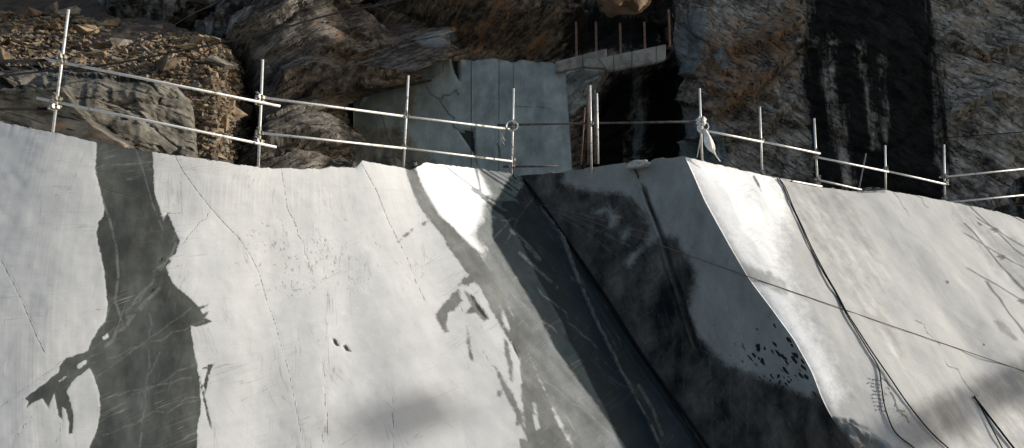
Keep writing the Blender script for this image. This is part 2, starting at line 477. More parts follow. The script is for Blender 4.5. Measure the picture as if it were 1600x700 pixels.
# ------------------------------------------------------------------ the left sawn bench (pale face)
# rim stations: px, py, distance, sideways run per metre of drop, lean per metre of drop
RIM_A = np.array([
    (-700, 60, 18.3, -.05, .34), (-300, 130, 17.4, -.03, .34), (0, 190, 17.02, 0, .35), (83, 207, 17.05, 0, .35), (150, 222, 17.15, 0, .36), (240, 238, 17.38, .02, .36), (330, 250, 17.75, .04, .37), (398, 261, 18.15, .07, .38),
    (420, 263, 18.35, .08, .38), (505, 264, 19.0, .14, .4), (512, 261, 19.1, .14, .4), (556, 263, 19.5, .19, .4), (566, 251, 19.6, .2, .41), (600, 257, 20.0, .24, .42), (637, 265, 20.5, .3, .43),
    (646, 267, 20.6, .31, .43), (652, 260, 20.7, .32, .43), (665, 254, 20.85, .34, .44), (740, 263, 22.0, .46, .46), (800, 271, 22.9, .54, .485), (815, 275, 23.2, .546, .49), (860, 284, 24.2, .55, .49), (930, 297, 26, .55, .49)])
pxs = np.concatenate([np.arange(-700, -40, 12), np.arange(-40, 931, 2.0)])
cols = [np.interp(pxs, RIM_A[:, 0], RIM_A[:, k]) for k in range(1, 5)]
cols[0] = cols[0] + (pxs > -40) * (.8 * vnoise(np.stack([pxs * .11, 0 * pxs, 0 * pxs], -1), 5) + .7 * vnoise(np.stack([pxs * .31, 0 * pxs, 0 * pxs], -1), 6))
for k in (1, 2, 3): cols[k] = smooth1(cols[k], 41)
rim_s = smooth1(cols[0], 61)
devA = (rim_s - cols[0]) / F * cols[1]
rimA = pt(pxs, rim_s, cols[1])
def drops(z, n):
    t = np.linspace(0, 1, n)
    return t[:, None] * z[None, :]
NV = 300
h = drops(rimA[:, 2], NV)
A = np.stack([rimA[None, :, 0] + h * cols[2][None], rimA[None, :, 1] - h * cols[3][None], rimA[None, :, 2] - h], -1)
nA = normals(A); nA *= np.sign((nA * np.array([0, -1, 0])).sum(-1, keepdims=True))
fadeA = np.clip(h / .25, 0, 1)
A[..., 2] += devA[None] * np.exp(-h / .10)
rimA = A[0].copy()
# gentle hollows of the sawn face, a rounded rim
A = A + nA * (.05 * fbm(A * .35, 3, 20) + .008 * fbm(A * 2.2, 3, 21))[..., None] * fadeA[..., None]
sx, sy, sd = sight(A)
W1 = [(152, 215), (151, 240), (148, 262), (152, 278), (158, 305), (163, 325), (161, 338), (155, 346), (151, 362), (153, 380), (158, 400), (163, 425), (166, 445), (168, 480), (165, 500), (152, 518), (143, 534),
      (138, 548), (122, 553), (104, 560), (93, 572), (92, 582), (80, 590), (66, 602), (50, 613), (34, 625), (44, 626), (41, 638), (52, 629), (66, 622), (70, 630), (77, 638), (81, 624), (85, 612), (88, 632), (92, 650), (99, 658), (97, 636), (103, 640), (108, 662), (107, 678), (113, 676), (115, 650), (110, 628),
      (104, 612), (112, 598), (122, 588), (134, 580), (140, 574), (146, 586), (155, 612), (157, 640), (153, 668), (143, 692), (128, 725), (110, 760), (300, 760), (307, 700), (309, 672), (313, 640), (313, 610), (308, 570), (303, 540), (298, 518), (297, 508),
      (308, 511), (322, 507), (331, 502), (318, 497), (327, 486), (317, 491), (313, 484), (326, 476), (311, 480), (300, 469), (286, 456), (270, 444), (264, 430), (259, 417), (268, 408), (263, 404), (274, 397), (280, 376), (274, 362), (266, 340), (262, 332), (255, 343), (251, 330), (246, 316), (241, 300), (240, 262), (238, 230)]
W1b = [[(313, 578), (325, 570), (338, 565), (329, 577), (326, 590), (321, 615), (318, 600), (325, 575)], [(312, 585), (318, 612), (325, 640), (331, 672), (326, 660), (317, 620)]]
HOLES = [[(119, 571), (131, 562), (138, 561), (134, 570), (122, 577)], [(87, 599), (100, 589), (106, 586), (98, 594)], [(160, 527), (168, 520), (170, 526), (162, 531)]]
D1 = [(633, 262), (641, 288), (652, 317), (673, 346), (693, 373), (702, 391), (712, 404), (731, 428), (752, 452), (765, 482), (779, 508), (797, 535), (812, 563), (815, 595), (815, 625), (821, 666), (823, 700), (830, 760), (925, 760), (893, 700), (872, 660), (851, 612), (836, 575), (820, 535), (803, 498), (783, 452), (765, 418), (749, 396), (728, 375), (708, 354), (685, 335), (671, 310), (659, 289), (650, 266)]
D2 = [[(622, 378), (630, 368), (645, 358), (640, 366), (628, 374)], [(659, 350), (669, 344), (662, 352)],
      [(706, 460), (716, 452), (722, 470), (712, 482), (702, 490), (697, 505), (702, 518), (694, 522), (686, 508), (680, 492), (690, 478)],
      [(716, 445), (724, 434), (737, 428), (742, 440), (732, 446)], [(727, 455), (738, 462), (752, 480), (764, 498), (757, 501), (742, 486)], [(725, 489), (738, 480), (745, 488), (730, 492)],
      [(728, 510), (735, 525), (737, 550), (740, 565), (734, 560), (729, 535)], [(773, 572), (782, 585), (795, 605), (808, 630), (818, 655), (822, 690), (815, 668), (802, 640), (788, 615)],
      [(778, 610), (784, 610), (783, 620), (777, 618)], [(806, 645), (813, 648), (811, 668), (806, 662)], [(787, 527), (793, 532), (800, 570), (802, 600), (796, 590), (790, 550)], [(812, 686), (826, 684), (830, 720), (814, 720)]]
DH = [[(781, 478), (788, 486), (796, 506), (794, 518), (786, 502)], [(832, 628), (838, 632), (843, 668), (838, 672), (833, 650)], [(741, 441), (752, 452), (762, 474), (758, 478), (748, 462)]]
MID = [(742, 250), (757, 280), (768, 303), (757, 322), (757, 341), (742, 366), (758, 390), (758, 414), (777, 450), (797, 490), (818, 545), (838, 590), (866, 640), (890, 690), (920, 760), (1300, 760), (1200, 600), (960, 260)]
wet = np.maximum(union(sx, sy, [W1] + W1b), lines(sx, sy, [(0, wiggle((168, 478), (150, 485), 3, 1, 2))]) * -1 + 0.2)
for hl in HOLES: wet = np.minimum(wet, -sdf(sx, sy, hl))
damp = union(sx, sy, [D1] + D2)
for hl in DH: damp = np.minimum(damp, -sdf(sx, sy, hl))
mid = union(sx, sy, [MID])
CORNER_SHADE = [(806, 262), (786, 294), (766, 330), (770, 372), (797, 418), (829, 470), (871, 548), (916, 612), (958, 670), (998, 730), (1012, 770), (1200, 770), (1130, 700), (960, 460), (830, 262)]  # follows the cast shadow's edge; the shade is put into the colour
CR = [[(275, 245), (287, 268), (310, 300), (330, 325), (352, 350), (372, 370), (390, 395), (405, 425), (412, 450), (420, 478), (432, 510), (440, 540), (452, 580), (462, 630), (472, 680), (478, 730)],
      wiggle((326, 332), (268, 398), 9, 1.5, 3), [(440, 262), (444, 290), (449, 322), (452, 332)], [(565, 255), (590, 300), (605, 340), (622, 375), (640, 410), (650, 440), (665, 470)],
      [(0, 402), (20, 440), (35, 470), (44, 492), (58, 525), (70, 550)], wiggle((0, 636), (100, 562), 9, 1.2, 7), wiggle((452, 332), (490, 430), 8, 2, 8),
      wiggle((505, 560), (515, 700), 8, 1.5, 9), wiggle((612, 590), (616, 700), 6, 1.5, 10), (.4, [(150, 270), (160, 290), (172, 297), (200, 304), (225, 311), (244, 316)]), [(252, 328), (265, 333), (283, 333)], wiggle((250, 415), (268, 398), 5, 2, 11),
      wiggle((750, 540), (773, 575), 5, 1, 12), (.5, [(796, 530), (806, 545), (813, 562)]), wiggle((20, 690), (50, 650), 5, 2, 15), wiggle((88, 690), (95, 660), 3, 2, 16),
      [(700, 320), (736, 313), (768, 306)], [(715, 470), (720, 478), (723, 486)]]
BLACK = [(1.4, [(740, 466), (748, 478), (757, 492), (765, 500)]), (1.0, [(728, 452), (735, 460)]), (2.2, [(522, 531), (527, 538)]), (1.8, [(537, 541), (545, 546)]), (.8, [(527, 538), (540, 545), (553, 549)]), (.9, [(797, 531), (807, 548), (812, 557)]), (1.2, [(247, 408), (255, 403)]), (1.0, [(233, 455), (241, 451)])]
VE = [(1, [(138, 222), (147, 255), (155, 300), (172, 345), (182, 390), (185, 430), (180, 470), (190, 500)]), [(212, 232), (225, 270), (238, 318), (255, 360)], (1.5, wiggle((165, 540), (250, 450), 9, 2, 21)), (.6, wiggle((195, 500), (275, 380), 8, 3, 22)), wiggle((145, 545), (235, 470), 8, 2, 23), wiggle((170, 620), (300, 590), 8, 2, 24), wiggle((160, 650), (312, 560), 9, 2, 25),
      wiggle((234, 490), (234, 570), 5, 1, 26), wiggle((234, 570), (218, 700), 6, 2, 27), wiggle((250, 550), (234, 585), 4, 1, 28), wiggle((150, 590), (300, 480), 9, 2, 29), wiggle((170, 560), (320, 500), 9, 2, 30), wiggle((180, 520), (262, 402), 9, 3, 31), wiggle((160, 680), (310, 620), 9, 3, 32), wiggle((0, 272), (240, 252), 8, 2, 33), wiggle((240, 268), (640, 300), 10, 3, 34), wiggle((400, 262), (455, 335), 6, 3, 35), wiggle((296, 255), (345, 340), 6, 3, 36),
      wiggle((640, 290), (668, 300), 4, 1, 37), wiggle((745, 400), (800, 340), 6, 1, 38), wiggle((790, 380), (835, 300), 8, 1.5, 39), wiggle((850, 595), (960, 680), 8, 2, 40), wiggle((800, 460), (870, 520), 8, 2, 41), (2.5, [(800, 360), (830, 390), (842, 405)]), (1.5, [(812, 395), (850, 430), (870, 450)]), (1.5, [(998, 602), (1020, 640), (1035, 680)]), wiggle((765, 340), (810, 345), 5, 2, 42), wiggle((840, 450), (930, 545), 9, 3, 43), wiggle((690, 455), (740, 420), 5, 1, 44)]
VE.append((2.2, [(846, 324), (862, 352), (880, 395), (905, 455), (930, 510), (965, 580), (1003, 650), (1030, 705)]))
BLK = [[(520, 529), (524, 528), (528, 537), (531, 540), (525, 540), (522, 536)], [(536, 540), (541, 538), (546, 546), (550, 549), (541, 548)], [(735, 459), (741, 464), (748, 476), (757, 488), (764, 499), (755, 494), (745, 482)], [(798, 530), (803, 537), (812, 556), (806, 550)], [(247, 409), (254, 402), (256, 404), (250, 410)], [(232, 455), (240, 450), (243, 452), (234, 457)]]
holes = -union(sx, sy, BLK)
crack = np.minimum(lines(sx, sy, CR), holes)
# ledges standing proud beside the re-entrant corner
RIDGE = [(845, 322), (862, 352), (880, 395), (905, 455), (930, 510), (965, 580), (1003, 650), (1030, 705), (1060, 770)]
rd = lines(sx, sy, [RIDGE]); sgn = np.interp(sy, [p[1] for p in RIDGE], [p[0] for p in RIDGE]) - sx
step = np.where(sgn > 0, np.exp(-np.abs(sgn) / 11), np.exp(-np.abs(sgn) / 3)) * np.clip((sy - 315) / 60, 0, 1)
RIDGE2 = [(852, 345), (900, 425), (960, 525), (1020, 610), (1075, 690), (1110, 745)]
s2 = np.interp(sy, [p[1] for p in RIDGE2], [p[0] for p in RIDGE2]) - sx
step2 = np.exp(-np.abs(s2) / 5) * np.clip((sy - 340) / 60, 0, 1)
A = A + nA * (.16 * step + .09 * step2 - .04 * np.clip(-holes / 3, 0, 1) - .004 * np.clip(1 - np.maximum(crack, 0) / 2, 0, 1) - .004 * np.clip((wet + 2) / 4, 0, 1))[..., None]
pits = np.clip(1 - np.hypot((sx - 470) / 260, (sy - 405) / 130), 0, 1) ** .5 * 1.1
pits = np.maximum(pits, np.exp(-((sx - 505) / 25) ** 2) * np.clip((sy - 520) / 40, 0, 1) * .85)
pits = np.maximum(pits, np.exp(-((sx - 655) / 40) ** 2) * np.clip((sy - 360) / 20, 0, 1) * np.clip((470 - sy) / 40, 0, 1) * .85) * (wet < -6)
uu = np.broadcast_to(rimA[None, :, 0] * 1.15, h.shape)
face = np.stack([uu - .035 * h ** 2, h + .02 * (uu + 5) ** 2, 0 * h], -1)
dust = np.clip(1 - np.hypot((sx - 300) / 520, (sy - (300 + .05 * np.abs(sx - 300))) / 55), 0, 1)
dust = np.maximum(dust, .8 * np.exp(-((sx - 60) / 70) ** 2))
attA = dict(corner_shade=np.minimum(union(sx, sy, [CORNER_SHADE]), 25) , sunlit_dry=union(sx, sy, [[(640, 255), (735, 252), (752, 276), (764, 303), (752, 323), (750, 341), (736, 368), (752, 392), (724, 378), (690, 340), (660, 290)]]), wet=wet, damp=damp, mid=mid, crack=crack, vein=lines(sx, sy, VE), pits=pits, spatter=0 * pits, face=face, dust=dust)  # patch by the rim whitened to stand in for glaring sun
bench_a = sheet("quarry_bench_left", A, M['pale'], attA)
tag(bench_a, "pale sawn stone face with tall dark stain, left of the shaded corner", kind="structure")
# top of that bench, behind the rim
B0 = rimA[::6]
tops = np.stack([B0 + np.array([0, .0, -.0]), B0 + np.array([-.05, .3, -.10]), B0 + np.array([-.1, 3, -.3]), B0 + np.array([-.2, 9, -.4])], 0)
tz = dict(corner_shade=tops[..., 0] * 0 - 80, sunlit_dry=tops[..., 0] * 0 - 80, wet=tops[..., 0] * 0 - 80, damp=tops[..., 0] * 0 - 80, mid=tops[..., 0] * 0 - 80, crack=tops[..., 0] * 0 + 60, vein=tops[..., 0] * 0 + 60, pits=tops[..., 0] * 0, spatter=tops[..., 0] * 0, face=tops, dust=tops[..., 0] * 0)
tag(sheet("bench_top_left", tops, M['pale'], tz), kind="structure")

# ------------------------------------------------------------------ the right bench: shaded side face and sunlit face
E0 = pt(1070, 245, 22.0); E1 = pt(1310, 670, 17.95)
kk = (E0[1] - E1[1]) / (E0[2] - E1[2])
def on_edge(px, py):
    r = ray(px, py)
    d = (E0[1] - kk * (E0[2] - CAMZ)) / (r[1] - kk * r[2])
    return pt(px, py, d)
EDGE = np.array([on_edge(*p) for p in [(1070, 245), (1084, 275), (1100, 312), (1118, 345), (1143, 390), (1170, 436), (1205, 482), (1240, 530), (1268, 580), (1285, 625), (1298, 650), (1312, 672), (1335, 700), (1395, 760)]])
NB = 260
zt = EDGE[0, 2]
zz = np.linspace(zt, 0, NB)
o = np.argsort(EDGE[:, 2])
edge = np.stack([np.interp(zz, EDGE[o, 2], EDGE[o, 0]), np.interp(zz, EDGE[o, 2], EDGE[o, 1]), zz], -1)
low = zz < EDGE[-1, 2]
edge[low, 0] = EDGE[-1, 0] + (EDGE[-1, 2] - zz[low]) * .3; edge[low, 1] = EDGE[-1, 1] - (EDGE[-1, 2] - zz[low]) * .5
for k in (0, 1): edge[:, k] = smooth1(edge[:, k], 13)
N0 = pt(815, 275, 23.2); NZ = np.linspace(N0[2], 0, NB)
notch = np.stack([N0[0] + (N0[2] - NZ) * .546, N0[1] - (N0[2] - NZ) * .49, NZ], -1)
u = np.linspace(-.12, 1, 170)
Bp = notch[:, None] * (1 - u)[None, :, None] + edge[:, None] * u[None, :, None]
# rim of the side face: worn, notched where a chip is missing
prof = np.interp(Bp[0, :, 0], pt(np.array([815, 872, 880, 885, 940, 975, 990, 1003, 1020, 1070]), 260, np.linspace(23.2, 22, 10))[:, 0], [0, .02, .02, .05, .08, .10, -.04, -.05, .07, 0.0])
fall = np.exp(-(Bp[0, :, 2][None, :] - Bp[..., 2]) / .25)
Bp[..., 2] += (prof + .02 * vnoise(np.stack([Bp[0, :, 0] * 6, 0 * u, 0 * u], -1), 3))[None, :] * fall
nB = normals(Bp); nB *= np.sign((nB * np.array([-.3, -1, 0])).sum(-1, keepdims=True))
bow = (np.sin(np.clip(u, 0, 1) * np.pi) * -.16)[None, :]
em = (np.clip((1 - u) * 12, 0, 1) * np.clip((u + .12) * 20, 0, 1))[None, :]
Bp = Bp + nB * ((bow + .03 * fbm(Bp * .7, 3, 31)) * em)[..., None]
bx, by, bd = sight(Bp)
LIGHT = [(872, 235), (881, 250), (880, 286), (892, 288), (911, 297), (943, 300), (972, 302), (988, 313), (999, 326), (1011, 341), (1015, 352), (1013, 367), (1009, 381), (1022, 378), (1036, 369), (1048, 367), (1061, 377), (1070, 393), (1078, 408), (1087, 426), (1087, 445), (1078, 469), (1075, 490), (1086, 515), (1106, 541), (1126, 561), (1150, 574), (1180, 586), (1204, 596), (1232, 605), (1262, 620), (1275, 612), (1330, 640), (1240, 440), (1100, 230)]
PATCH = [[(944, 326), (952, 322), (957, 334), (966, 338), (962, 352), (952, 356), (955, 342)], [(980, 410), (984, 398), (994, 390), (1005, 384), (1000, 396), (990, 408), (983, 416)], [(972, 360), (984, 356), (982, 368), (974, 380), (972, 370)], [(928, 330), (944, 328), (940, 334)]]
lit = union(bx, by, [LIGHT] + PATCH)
GROOVE = [(1003, 288), (1012, 318), (1026, 352), (1037, 382), (1045, 415), (1058, 450), (1070, 490), (1080, 522), (1086, 540)]
gv = np.interp(by, [p[1] for p in GROOVE], [p[0] for p in GROOVE]) - bx
gm = np.clip((by - 286) / 8, 0, 1) * np.clip((545 - by) / 8, 0, 1)
Bp = Bp + nB * (gm * (-.16 * np.exp(-((gv + 2) / 3) ** 2) + .07 * np.exp(-((gv - 4) / 4) ** 2)))[..., None]
crackB = np.minimum(lines(bx, by, [(1.2, [(985, 308), (990, 316), (998, 325), (1006, 335)]), (2.0, [(1005, 296), (1014, 320), (1022, 340)]), (1.2, [(1003, 288), (1026, 350), (1036, 378)]), (2, [(1074, 516), (1080, 528), (1084, 542)]), wiggle((1086, 540), (1125, 565), 5, 1, 2), (.6, wiggle((970, 425), (1002, 422), 4, 2, 3)), wiggle((968, 430), (990, 440), 4, 2, 4), (.6, wiggle((1290, 690), (1240, 705), 5, 2, 5)), (.8, wiggle((868, 262), (882, 262), 4, 2, 51))]), 60)
veinB = np.minimum(lines(bx, by, [(1.4, [(838, 318), (880, 334), (930, 358), (985, 385)]), (.5, [(838, 318), (900, 352), (965, 400)]), (.5, [(838, 318), (930, 340), (1020, 366)]), (2.6, [(1031, 366), (1041, 405), (1052, 440), (1068, 486)])] + [wiggle((bx0, 300), (bx0 + 8, 690), 12, 1.5, int(bx0)) for bx0 in (1060, 1105, 1135, 1160)]), 60)
spat = np.clip(1.7 - np.hypot((bx - 1222) / 72, (by - 574) / 60), 0, 1.35) * (lit > -4)
faceB = np.stack([np.broadcast_to(Bp[..., 0] * 1.2 - .55 * (Bp[0, :, 2][None] - Bp[..., 2]), bx.shape), Bp[0, :, 2][None] - Bp[..., 2], 0 * bx], -1)
zero = np.zeros_like(bx)
attB = dict(corner_shade=zero - 80, sunlit_dry=zero - 80, wet=np.clip(-lit, -80, 80), damp=zero - 80, mid=zero - 80, crack=crackB, vein=veinB, pits=zero, spatter=spat, face=faceB, dust=zero)
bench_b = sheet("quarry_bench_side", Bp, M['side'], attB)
tag(bench_b, "shaded sawn side face with black wet stain, right of the corner", kind="structure")

RIM_C = np.array([(1070, 245, 22.0), (1120, 257, 22.35), (1190, 273, 22.95), (1275, 292, 23.9), (1335, 299, 24.6), (1342, 300, 24.7), (1384, 297, 25.15), (1386, 298, 25.2), (1475, 313, 26.2), (1560, 331, 27.2), (1600, 343, 27.7), (1680, 365, 28.6), (2100, 480, 32.5)])
pc = np.concatenate([np.arange(1070, 1640, 2.0), np.arange(1640, 2100, 12.0)])
rc = [np.interp(pc, RIM_C[:, 0], RIM_C[:, k]) for k in (1, 2)]
rc[0] = rc[0] + np.clip((pc - 1072) / 10, 0, 1) * (.7 * vnoise(np.stack([pc * .12, 0 * pc, 0 * pc], -1), 8) + .5 * vnoise(np.stack([pc * .37, 0 * pc, 0 * pc], -1), 9))
rc[1] = smooth1(rc[1], 21)
rs = smooth1(rc[0], 31); devC = (rs - rc[0]) / F * rc[1]; devC[0] = 0
rimC = pt(pc, rs, rc[1])
rimC[0] = edge[0]
t = np.linspace(0, 1, NB)
hc = t[:, None] * rimC[None, :, 2]
wgt = np.exp(-(pc - 1070) / 160.0)[None, :]
run = np.stack([np.interp(t, t, edge[:, 0] - edge[0, 0]), edge[:, 1] - edge[0, 1]], -1)
Cx = rimC[None, :, 0] + wgt * run[:, 0][:, None] + (1 - wgt) * hc * .30
Cy = rimC[None, :, 1] + wgt * run[:, 1][:, None] - (1 - wgt) * hc * .62
Cp = np.stack([Cx, Cy, rimC[None, :, 2] - hc], -1)
nC = normals(Cp); nC *= np.sign((nC * np.array([.3, -1, .3])).sum(-1, keepdims=True))
fadeC = np.clip(hc / .3, 0, 1) * np.clip((pc - 1070) / 40, 0, 1)[None]
Cp = Cp + nC * ((.05 * fbm(Cp * np.array([.5, .5, .3]), 3, 41) + .01 * fbm(Cp * 2.0, 3, 42)) * fadeC)[..., None]
Cp[..., 2] += devC[None] * np.exp(-hc / .10)
rimC = Cp[0].copy()
cx, cy, cd = sight(Cp)
# broken foot of the corner
bro = sdf(cx, cy, [(1300, 652), (1330, 655), (1355, 672), (1385, 690), (1420, 720), (1420, 800), (1200, 800), (1290, 660)])
broken = np.clip(bro / 6, 0, 1)
v, ti, ed = cells(Cp * 3.2, 77)
Cp = Cp - nC * (broken * (.10 + .10 * v + .12 * ti + .07 * fbm(Cp * 5, 3, 45)))[..., None]
crackC = lines(cx, cy, [wiggle((1180, 276), (1190, 300), 3, 1, 5), wiggle((1430, 500), (1470, 540), 4, 2, 3), wiggle((1475, 560), (1530, 620), 6, 2, 6), (1.5, [(1178, 276), (1186, 290)]), (.8, wiggle((1340, 300), (1383, 300), 4, 1, 7)), wiggle((1395, 300), (1420, 340), 5, 2, 8), wiggle((1430, 302), (1452, 325), 5, 2, 9), (1, wiggle((1528, 348), (1534, 352), 2, 1, 9)), (.7, wiggle((1378, 590), (1420, 660), 10, 4, 10)), (.4, wiggle((1385, 605), (1410, 650), 10, 5, 11)), (1.6, [(1480, 440), (1481, 441)]), (1.3, [(1537, 538), (1538, 539)])])
midC = union(cx, cy, [[(1215, 270), (1275, 285), (1360, 440), (1420, 560), (1400, 560), (1330, 470), (1260, 360)], [(1290, 290), (1320, 290), (1395, 450), (1380, 460)], [(1480, 310), (1600, 380), (1620, 460), (1560, 430), (1500, 360)], [(1400, 640), (1600, 560), (1640, 720), (1400, 720)], [(1100, 330), (1160, 410), (1230, 440), (1230, 460), (1150, 430)]])
dampC = union(cx, cy, [[(1553, 502), (1560, 498), (1580, 515), (1592, 532), (1584, 532), (1565, 518)], [(1292, 630), (1300, 650), (1330, 655), (1360, 672), (1330, 664), (1300, 658)]])
faceC = np.stack([Cp[..., 0] * 1.2 - .30 * hc, hc + .01 * Cp[..., 0] ** 2, 0 * hc], -1)
z0 = np.zeros_like(cx)
veinC = lines(cx, cy, [wiggle((1210, 350), (1290, 345), 5, 2, 1), wiggle((1100, 380), (1260, 430), 7, 3, 2), (.8, wiggle((1380, 550), (1480, 640), 8, 3, 3)), (.5, wiggle((1395, 540), (1500, 640), 8, 3, 4)), wiggle((1385, 300), (1440, 420), 7, 2, 5), wiggle((1330, 350), (1300, 300), 5, 1, 6)])
attC = dict(corner_shade=z0 - 80, sunlit_dry=.35 * union(cx, cy, [[(1050, 225), (1215, 262), (1235, 320), (1225, 400), (1250, 470), (1290, 540), (1320, 610), (1305, 640), (1270, 600), (1200, 490), (1130, 380), (1060, 260)]]), wet=z0 - 80, damp=np.maximum(dampC, bro - 3), mid=np.minimum(midC, 14), crack=crackC, vein=veinC, pits=np.clip(1 - np.hypot((cx - 1395) / 60, (cy - 640) / 50), 0, 1) + .3 * (cx > 1390), spatter=z0, face=faceC, dust=.5 + z0)  # pale strip beside the corner edge paints in its brighter sunlight
bench_c = sheet("quarry_bench_right", Cp, M['right'], attC)
tag(bench_c, "sunlit pale sawn stone face crossed by black cables, at the right", kind="structure")
rimBC = np.concatenate([Bp[0, ::4], rimC[2::6]], 0)
topc = np.stack([rimBC, rimBC + np.array([0, .3, -.08]), rimBC + np.array([0, 3, -.3]), rimBC + np.array([0, 11, -.3])], 0)
zt_ = topc[..., 0] * 0
tag(sheet("bench_top_right", topc, M['right'], dict(sunlit_dry=zt_ - 80, corner_shade=zt_ - 80, wet=zt_ - 80, damp=zt_ - 80, mid=zt_ - 80, crack=zt_ + 60, vein=zt_ + 60, pits=zt_, spatter=zt_, face=topc, dust=zt_)), kind="structure")

def on_stone(px, py, off=.03):
    """point on whichever sawn face is met in that direction, lifted off it"""
    best = None
    for (qx, qy, P, n) in ((sx, sy, A, nA), (bx, by, Bp, nB), (cx, cy, Cp, nC)):
        dd = (qx - px) ** 2 + (qy - py) ** 2
        k = np.unravel_index(np.argmin(dd), dd.shape)
        if dd[k] < 30:
            dist = float(np.linalg.norm(P[k] - np.array([0, 0, CAMZ])))
            if best is None or dist < best[0]: best = (dist, P[k], n[k])
    if best is None: return Vector(pt(px, py, 20.0))
    d = sight(best[1][None])[2][0]
    return Vector(pt(px, py, float(d))) + Vector(best[2]) * off

# ------------------------------------------------------------------ the natural cliff behind
def plan_wall(name, plan, z0, z1, ds, dz, disp, mat, attf, lean=.12, ztop=45, coarse_right=None, parent=None):
    plan = np.array(plan, float)
    seg = np.r_[0, np.cumsum(np.hypot(*np.diff(plan[:, :2], axis=0).T))]
    s = np.arange(0, seg[-1], ds)
    X = smooth1(np.interp(s, seg, plan[:, 0]), 15); Y = smooth1(np.interp(s, seg, plan[:, 1]), 15)
    z = np.concatenate([np.arange(z0, z1, dz), np.linspace(z1, ztop, 30)])[::-1]
    P = np.stack([np.broadcast_to(X, (len(z), len(X))), Y[None, :] + lean * (z[:, None] - 10), np.broadcast_to(z[:, None], (len(z), len(X)))], -1)
    n = normals(P); n *= np.sign((n * np.array([0, -1, 0])).sum(-1, keepdims=True) + 1e-9)
    P = P + n * disp(P)[..., None]
    qx, qy, _ = sight(P)
    return sheet(name, P, mat, attf(qx, qy, P), parent)
def rotxz(P, a, sc):
    c, s_ = math.cos(a), math.sin(a)
    return np.stack([(P[..., 0] * c + P[..., 2] * s_) * sc[0], P[..., 1] * sc[1], (-P[..., 0] * s_ + P[..., 2] * c) * sc[2]], -1)
def soft(d, w): return np.clip(.5 + d / w, 0, 1)

def brow(px, py, xs, ys, amp, reach):
    # rock standing proud above a parting line, undercut below it
    yl = np.interp(px, xs, ys); up = yl - py
    ins = np.clip((px - xs[0]) / 14, 0, 1) * np.clip((xs[-1] - px) / 14, 0, 1)
    return ins * amp * np.where(up > 0, np.exp(-up / reach) * np.clip(up / 1.5, 0, 1), -.35 * np.exp(up / 7))
def disp_left(P):
    Q = rotxz(P, R(36), (.12, .22, .75)) + .16 * np.stack([fbm(P * .4, 2, 3), fbm(P * .4, 2, 4), fbm(P * .4, 2, 5)], -1)
    v1, t1, e1 = cells(Q, 101)
    Q2 = rotxz(P, R(37), (.42, .6, 2.0)) + .12 * np.stack([fbm(P * 1.1, 2, 13), fbm(P * 1.1, 2, 14), fbm(P * 1.1, 2, 15)], -1)
    v2, t2, e2 = cells(Q2, 131)
    v3, t3, e3 = cells(rotxz(P, R(33), (1.3, 1.6, 3.6)), 161)
    px, py, _ = sight(P)
    d = .8 * fbm(rotxz(P, R(34), (.07, .1, .25)), 2, 51) + .40 * v1 + .8 * t1 + .10 * v2 + .22 * t2 + .025 * v3 + .07 * t3 + .03 * fbm(P * 2.4, 3, 61, .5)
    d -= .30 * np.clip(1 - e1 / .05, 0, 1) + .09 * np.clip(1 - e2 / .06, 0, 1)
    for xs, ys, am, rc_ in (((425, 470, 510, 552), (170, 150, 126, 96), 1.1, 40), ((395, 470, 545, 600, 662, 780, 890), (218, 190, 150, 112, 94, 92, 92), .7, 26), ((655, 720, 800, 895), (84, 58, 46, 64), .6, 22), ((630, 720, 800, 890), (34, 14, 20, 6), .6, 20), ((340, 400, 470, 560), (160, 92, 40, -12), .5, 30), ((560, 620, 690), (70, 40, 22), .5, 25), ((470, 560, 640), (108, 66, 48), .4, 18), ((400, 480, 560), (262, 236, 212), .5, 22), ((885, 940, 1000), (172, 150, 128), .5, 18)):
        d += brow(px, py, xs, ys, am, rc_)
    # gully beside the rubble, brow over the cut face, hollow under the little wall
    d += -1.2 * soft(-lines(px, py, [[(330, -60), (350, 60), (350, 250)]]) + 30, 60)
    d += 1.9 * soft(sdf(px, py, [(480, 150), (560, 40), (700, 10), (870, 20), (905, 80), (868, 96), (780, 93), (715, 92), (660, 96), (606, 106), (580, 126), (556, 148)]), 9)
    d += -2.2 * soft(sdf(px, py, [(930, 150), (952, 116), (1040, 98), (1060, 98), (1070, 270), (925, 270)]), 14)
    d += 1.5 * soft(sdf(px, py, [(920, -60), (1040, -60), (1000, 15), (960, 28), (925, 20)]), 16)
    return d
def att_left(px, py, P):
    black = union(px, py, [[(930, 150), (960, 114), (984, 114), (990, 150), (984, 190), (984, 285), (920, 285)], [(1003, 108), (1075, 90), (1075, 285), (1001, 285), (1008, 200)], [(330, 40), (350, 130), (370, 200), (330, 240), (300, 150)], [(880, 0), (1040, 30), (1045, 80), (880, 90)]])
    iron = .55 * soft(sdf(px, py, [(640, 60), (720, 20), (880, 50), (895, 95), (760, 92), (660, 96)]), 60) + .25 * soft(sdf(px, py, [(440, -80), (1000, -80), (900, 60), (640, 60), (540, 110)]), 80) + 1.0 * soft(sdf(px, py, [(930, -80), (1050, -80), (1000, 20), (935, 22)]), 30) + .2
    grey = union(px, py, [[(640, 60), (700, 40), (720, 60), (680, 80)], [(987, 112), (1002, 110), (1006, 190), (1000, 262), (987, 262), (991, 180)], [(880, 106), (950, 104), (935, 150), (890, 180)]])
    return dict(black=black, iron=iron - .25, grey=grey)
PLAN = [(-34, 40), (-22, 36), (-15, 34), (-10.8, 32.6), (-9.4, 30), (-8.2, 27.0), (-7.0, 25.7), (-5.6, 26.0), (-5.1, 28.9), (-4.6, 31), (-2.2, 30.4), (0, 31), (2.2, 31.6), (4, 32), (5.6, 33), (8, 33.5)]
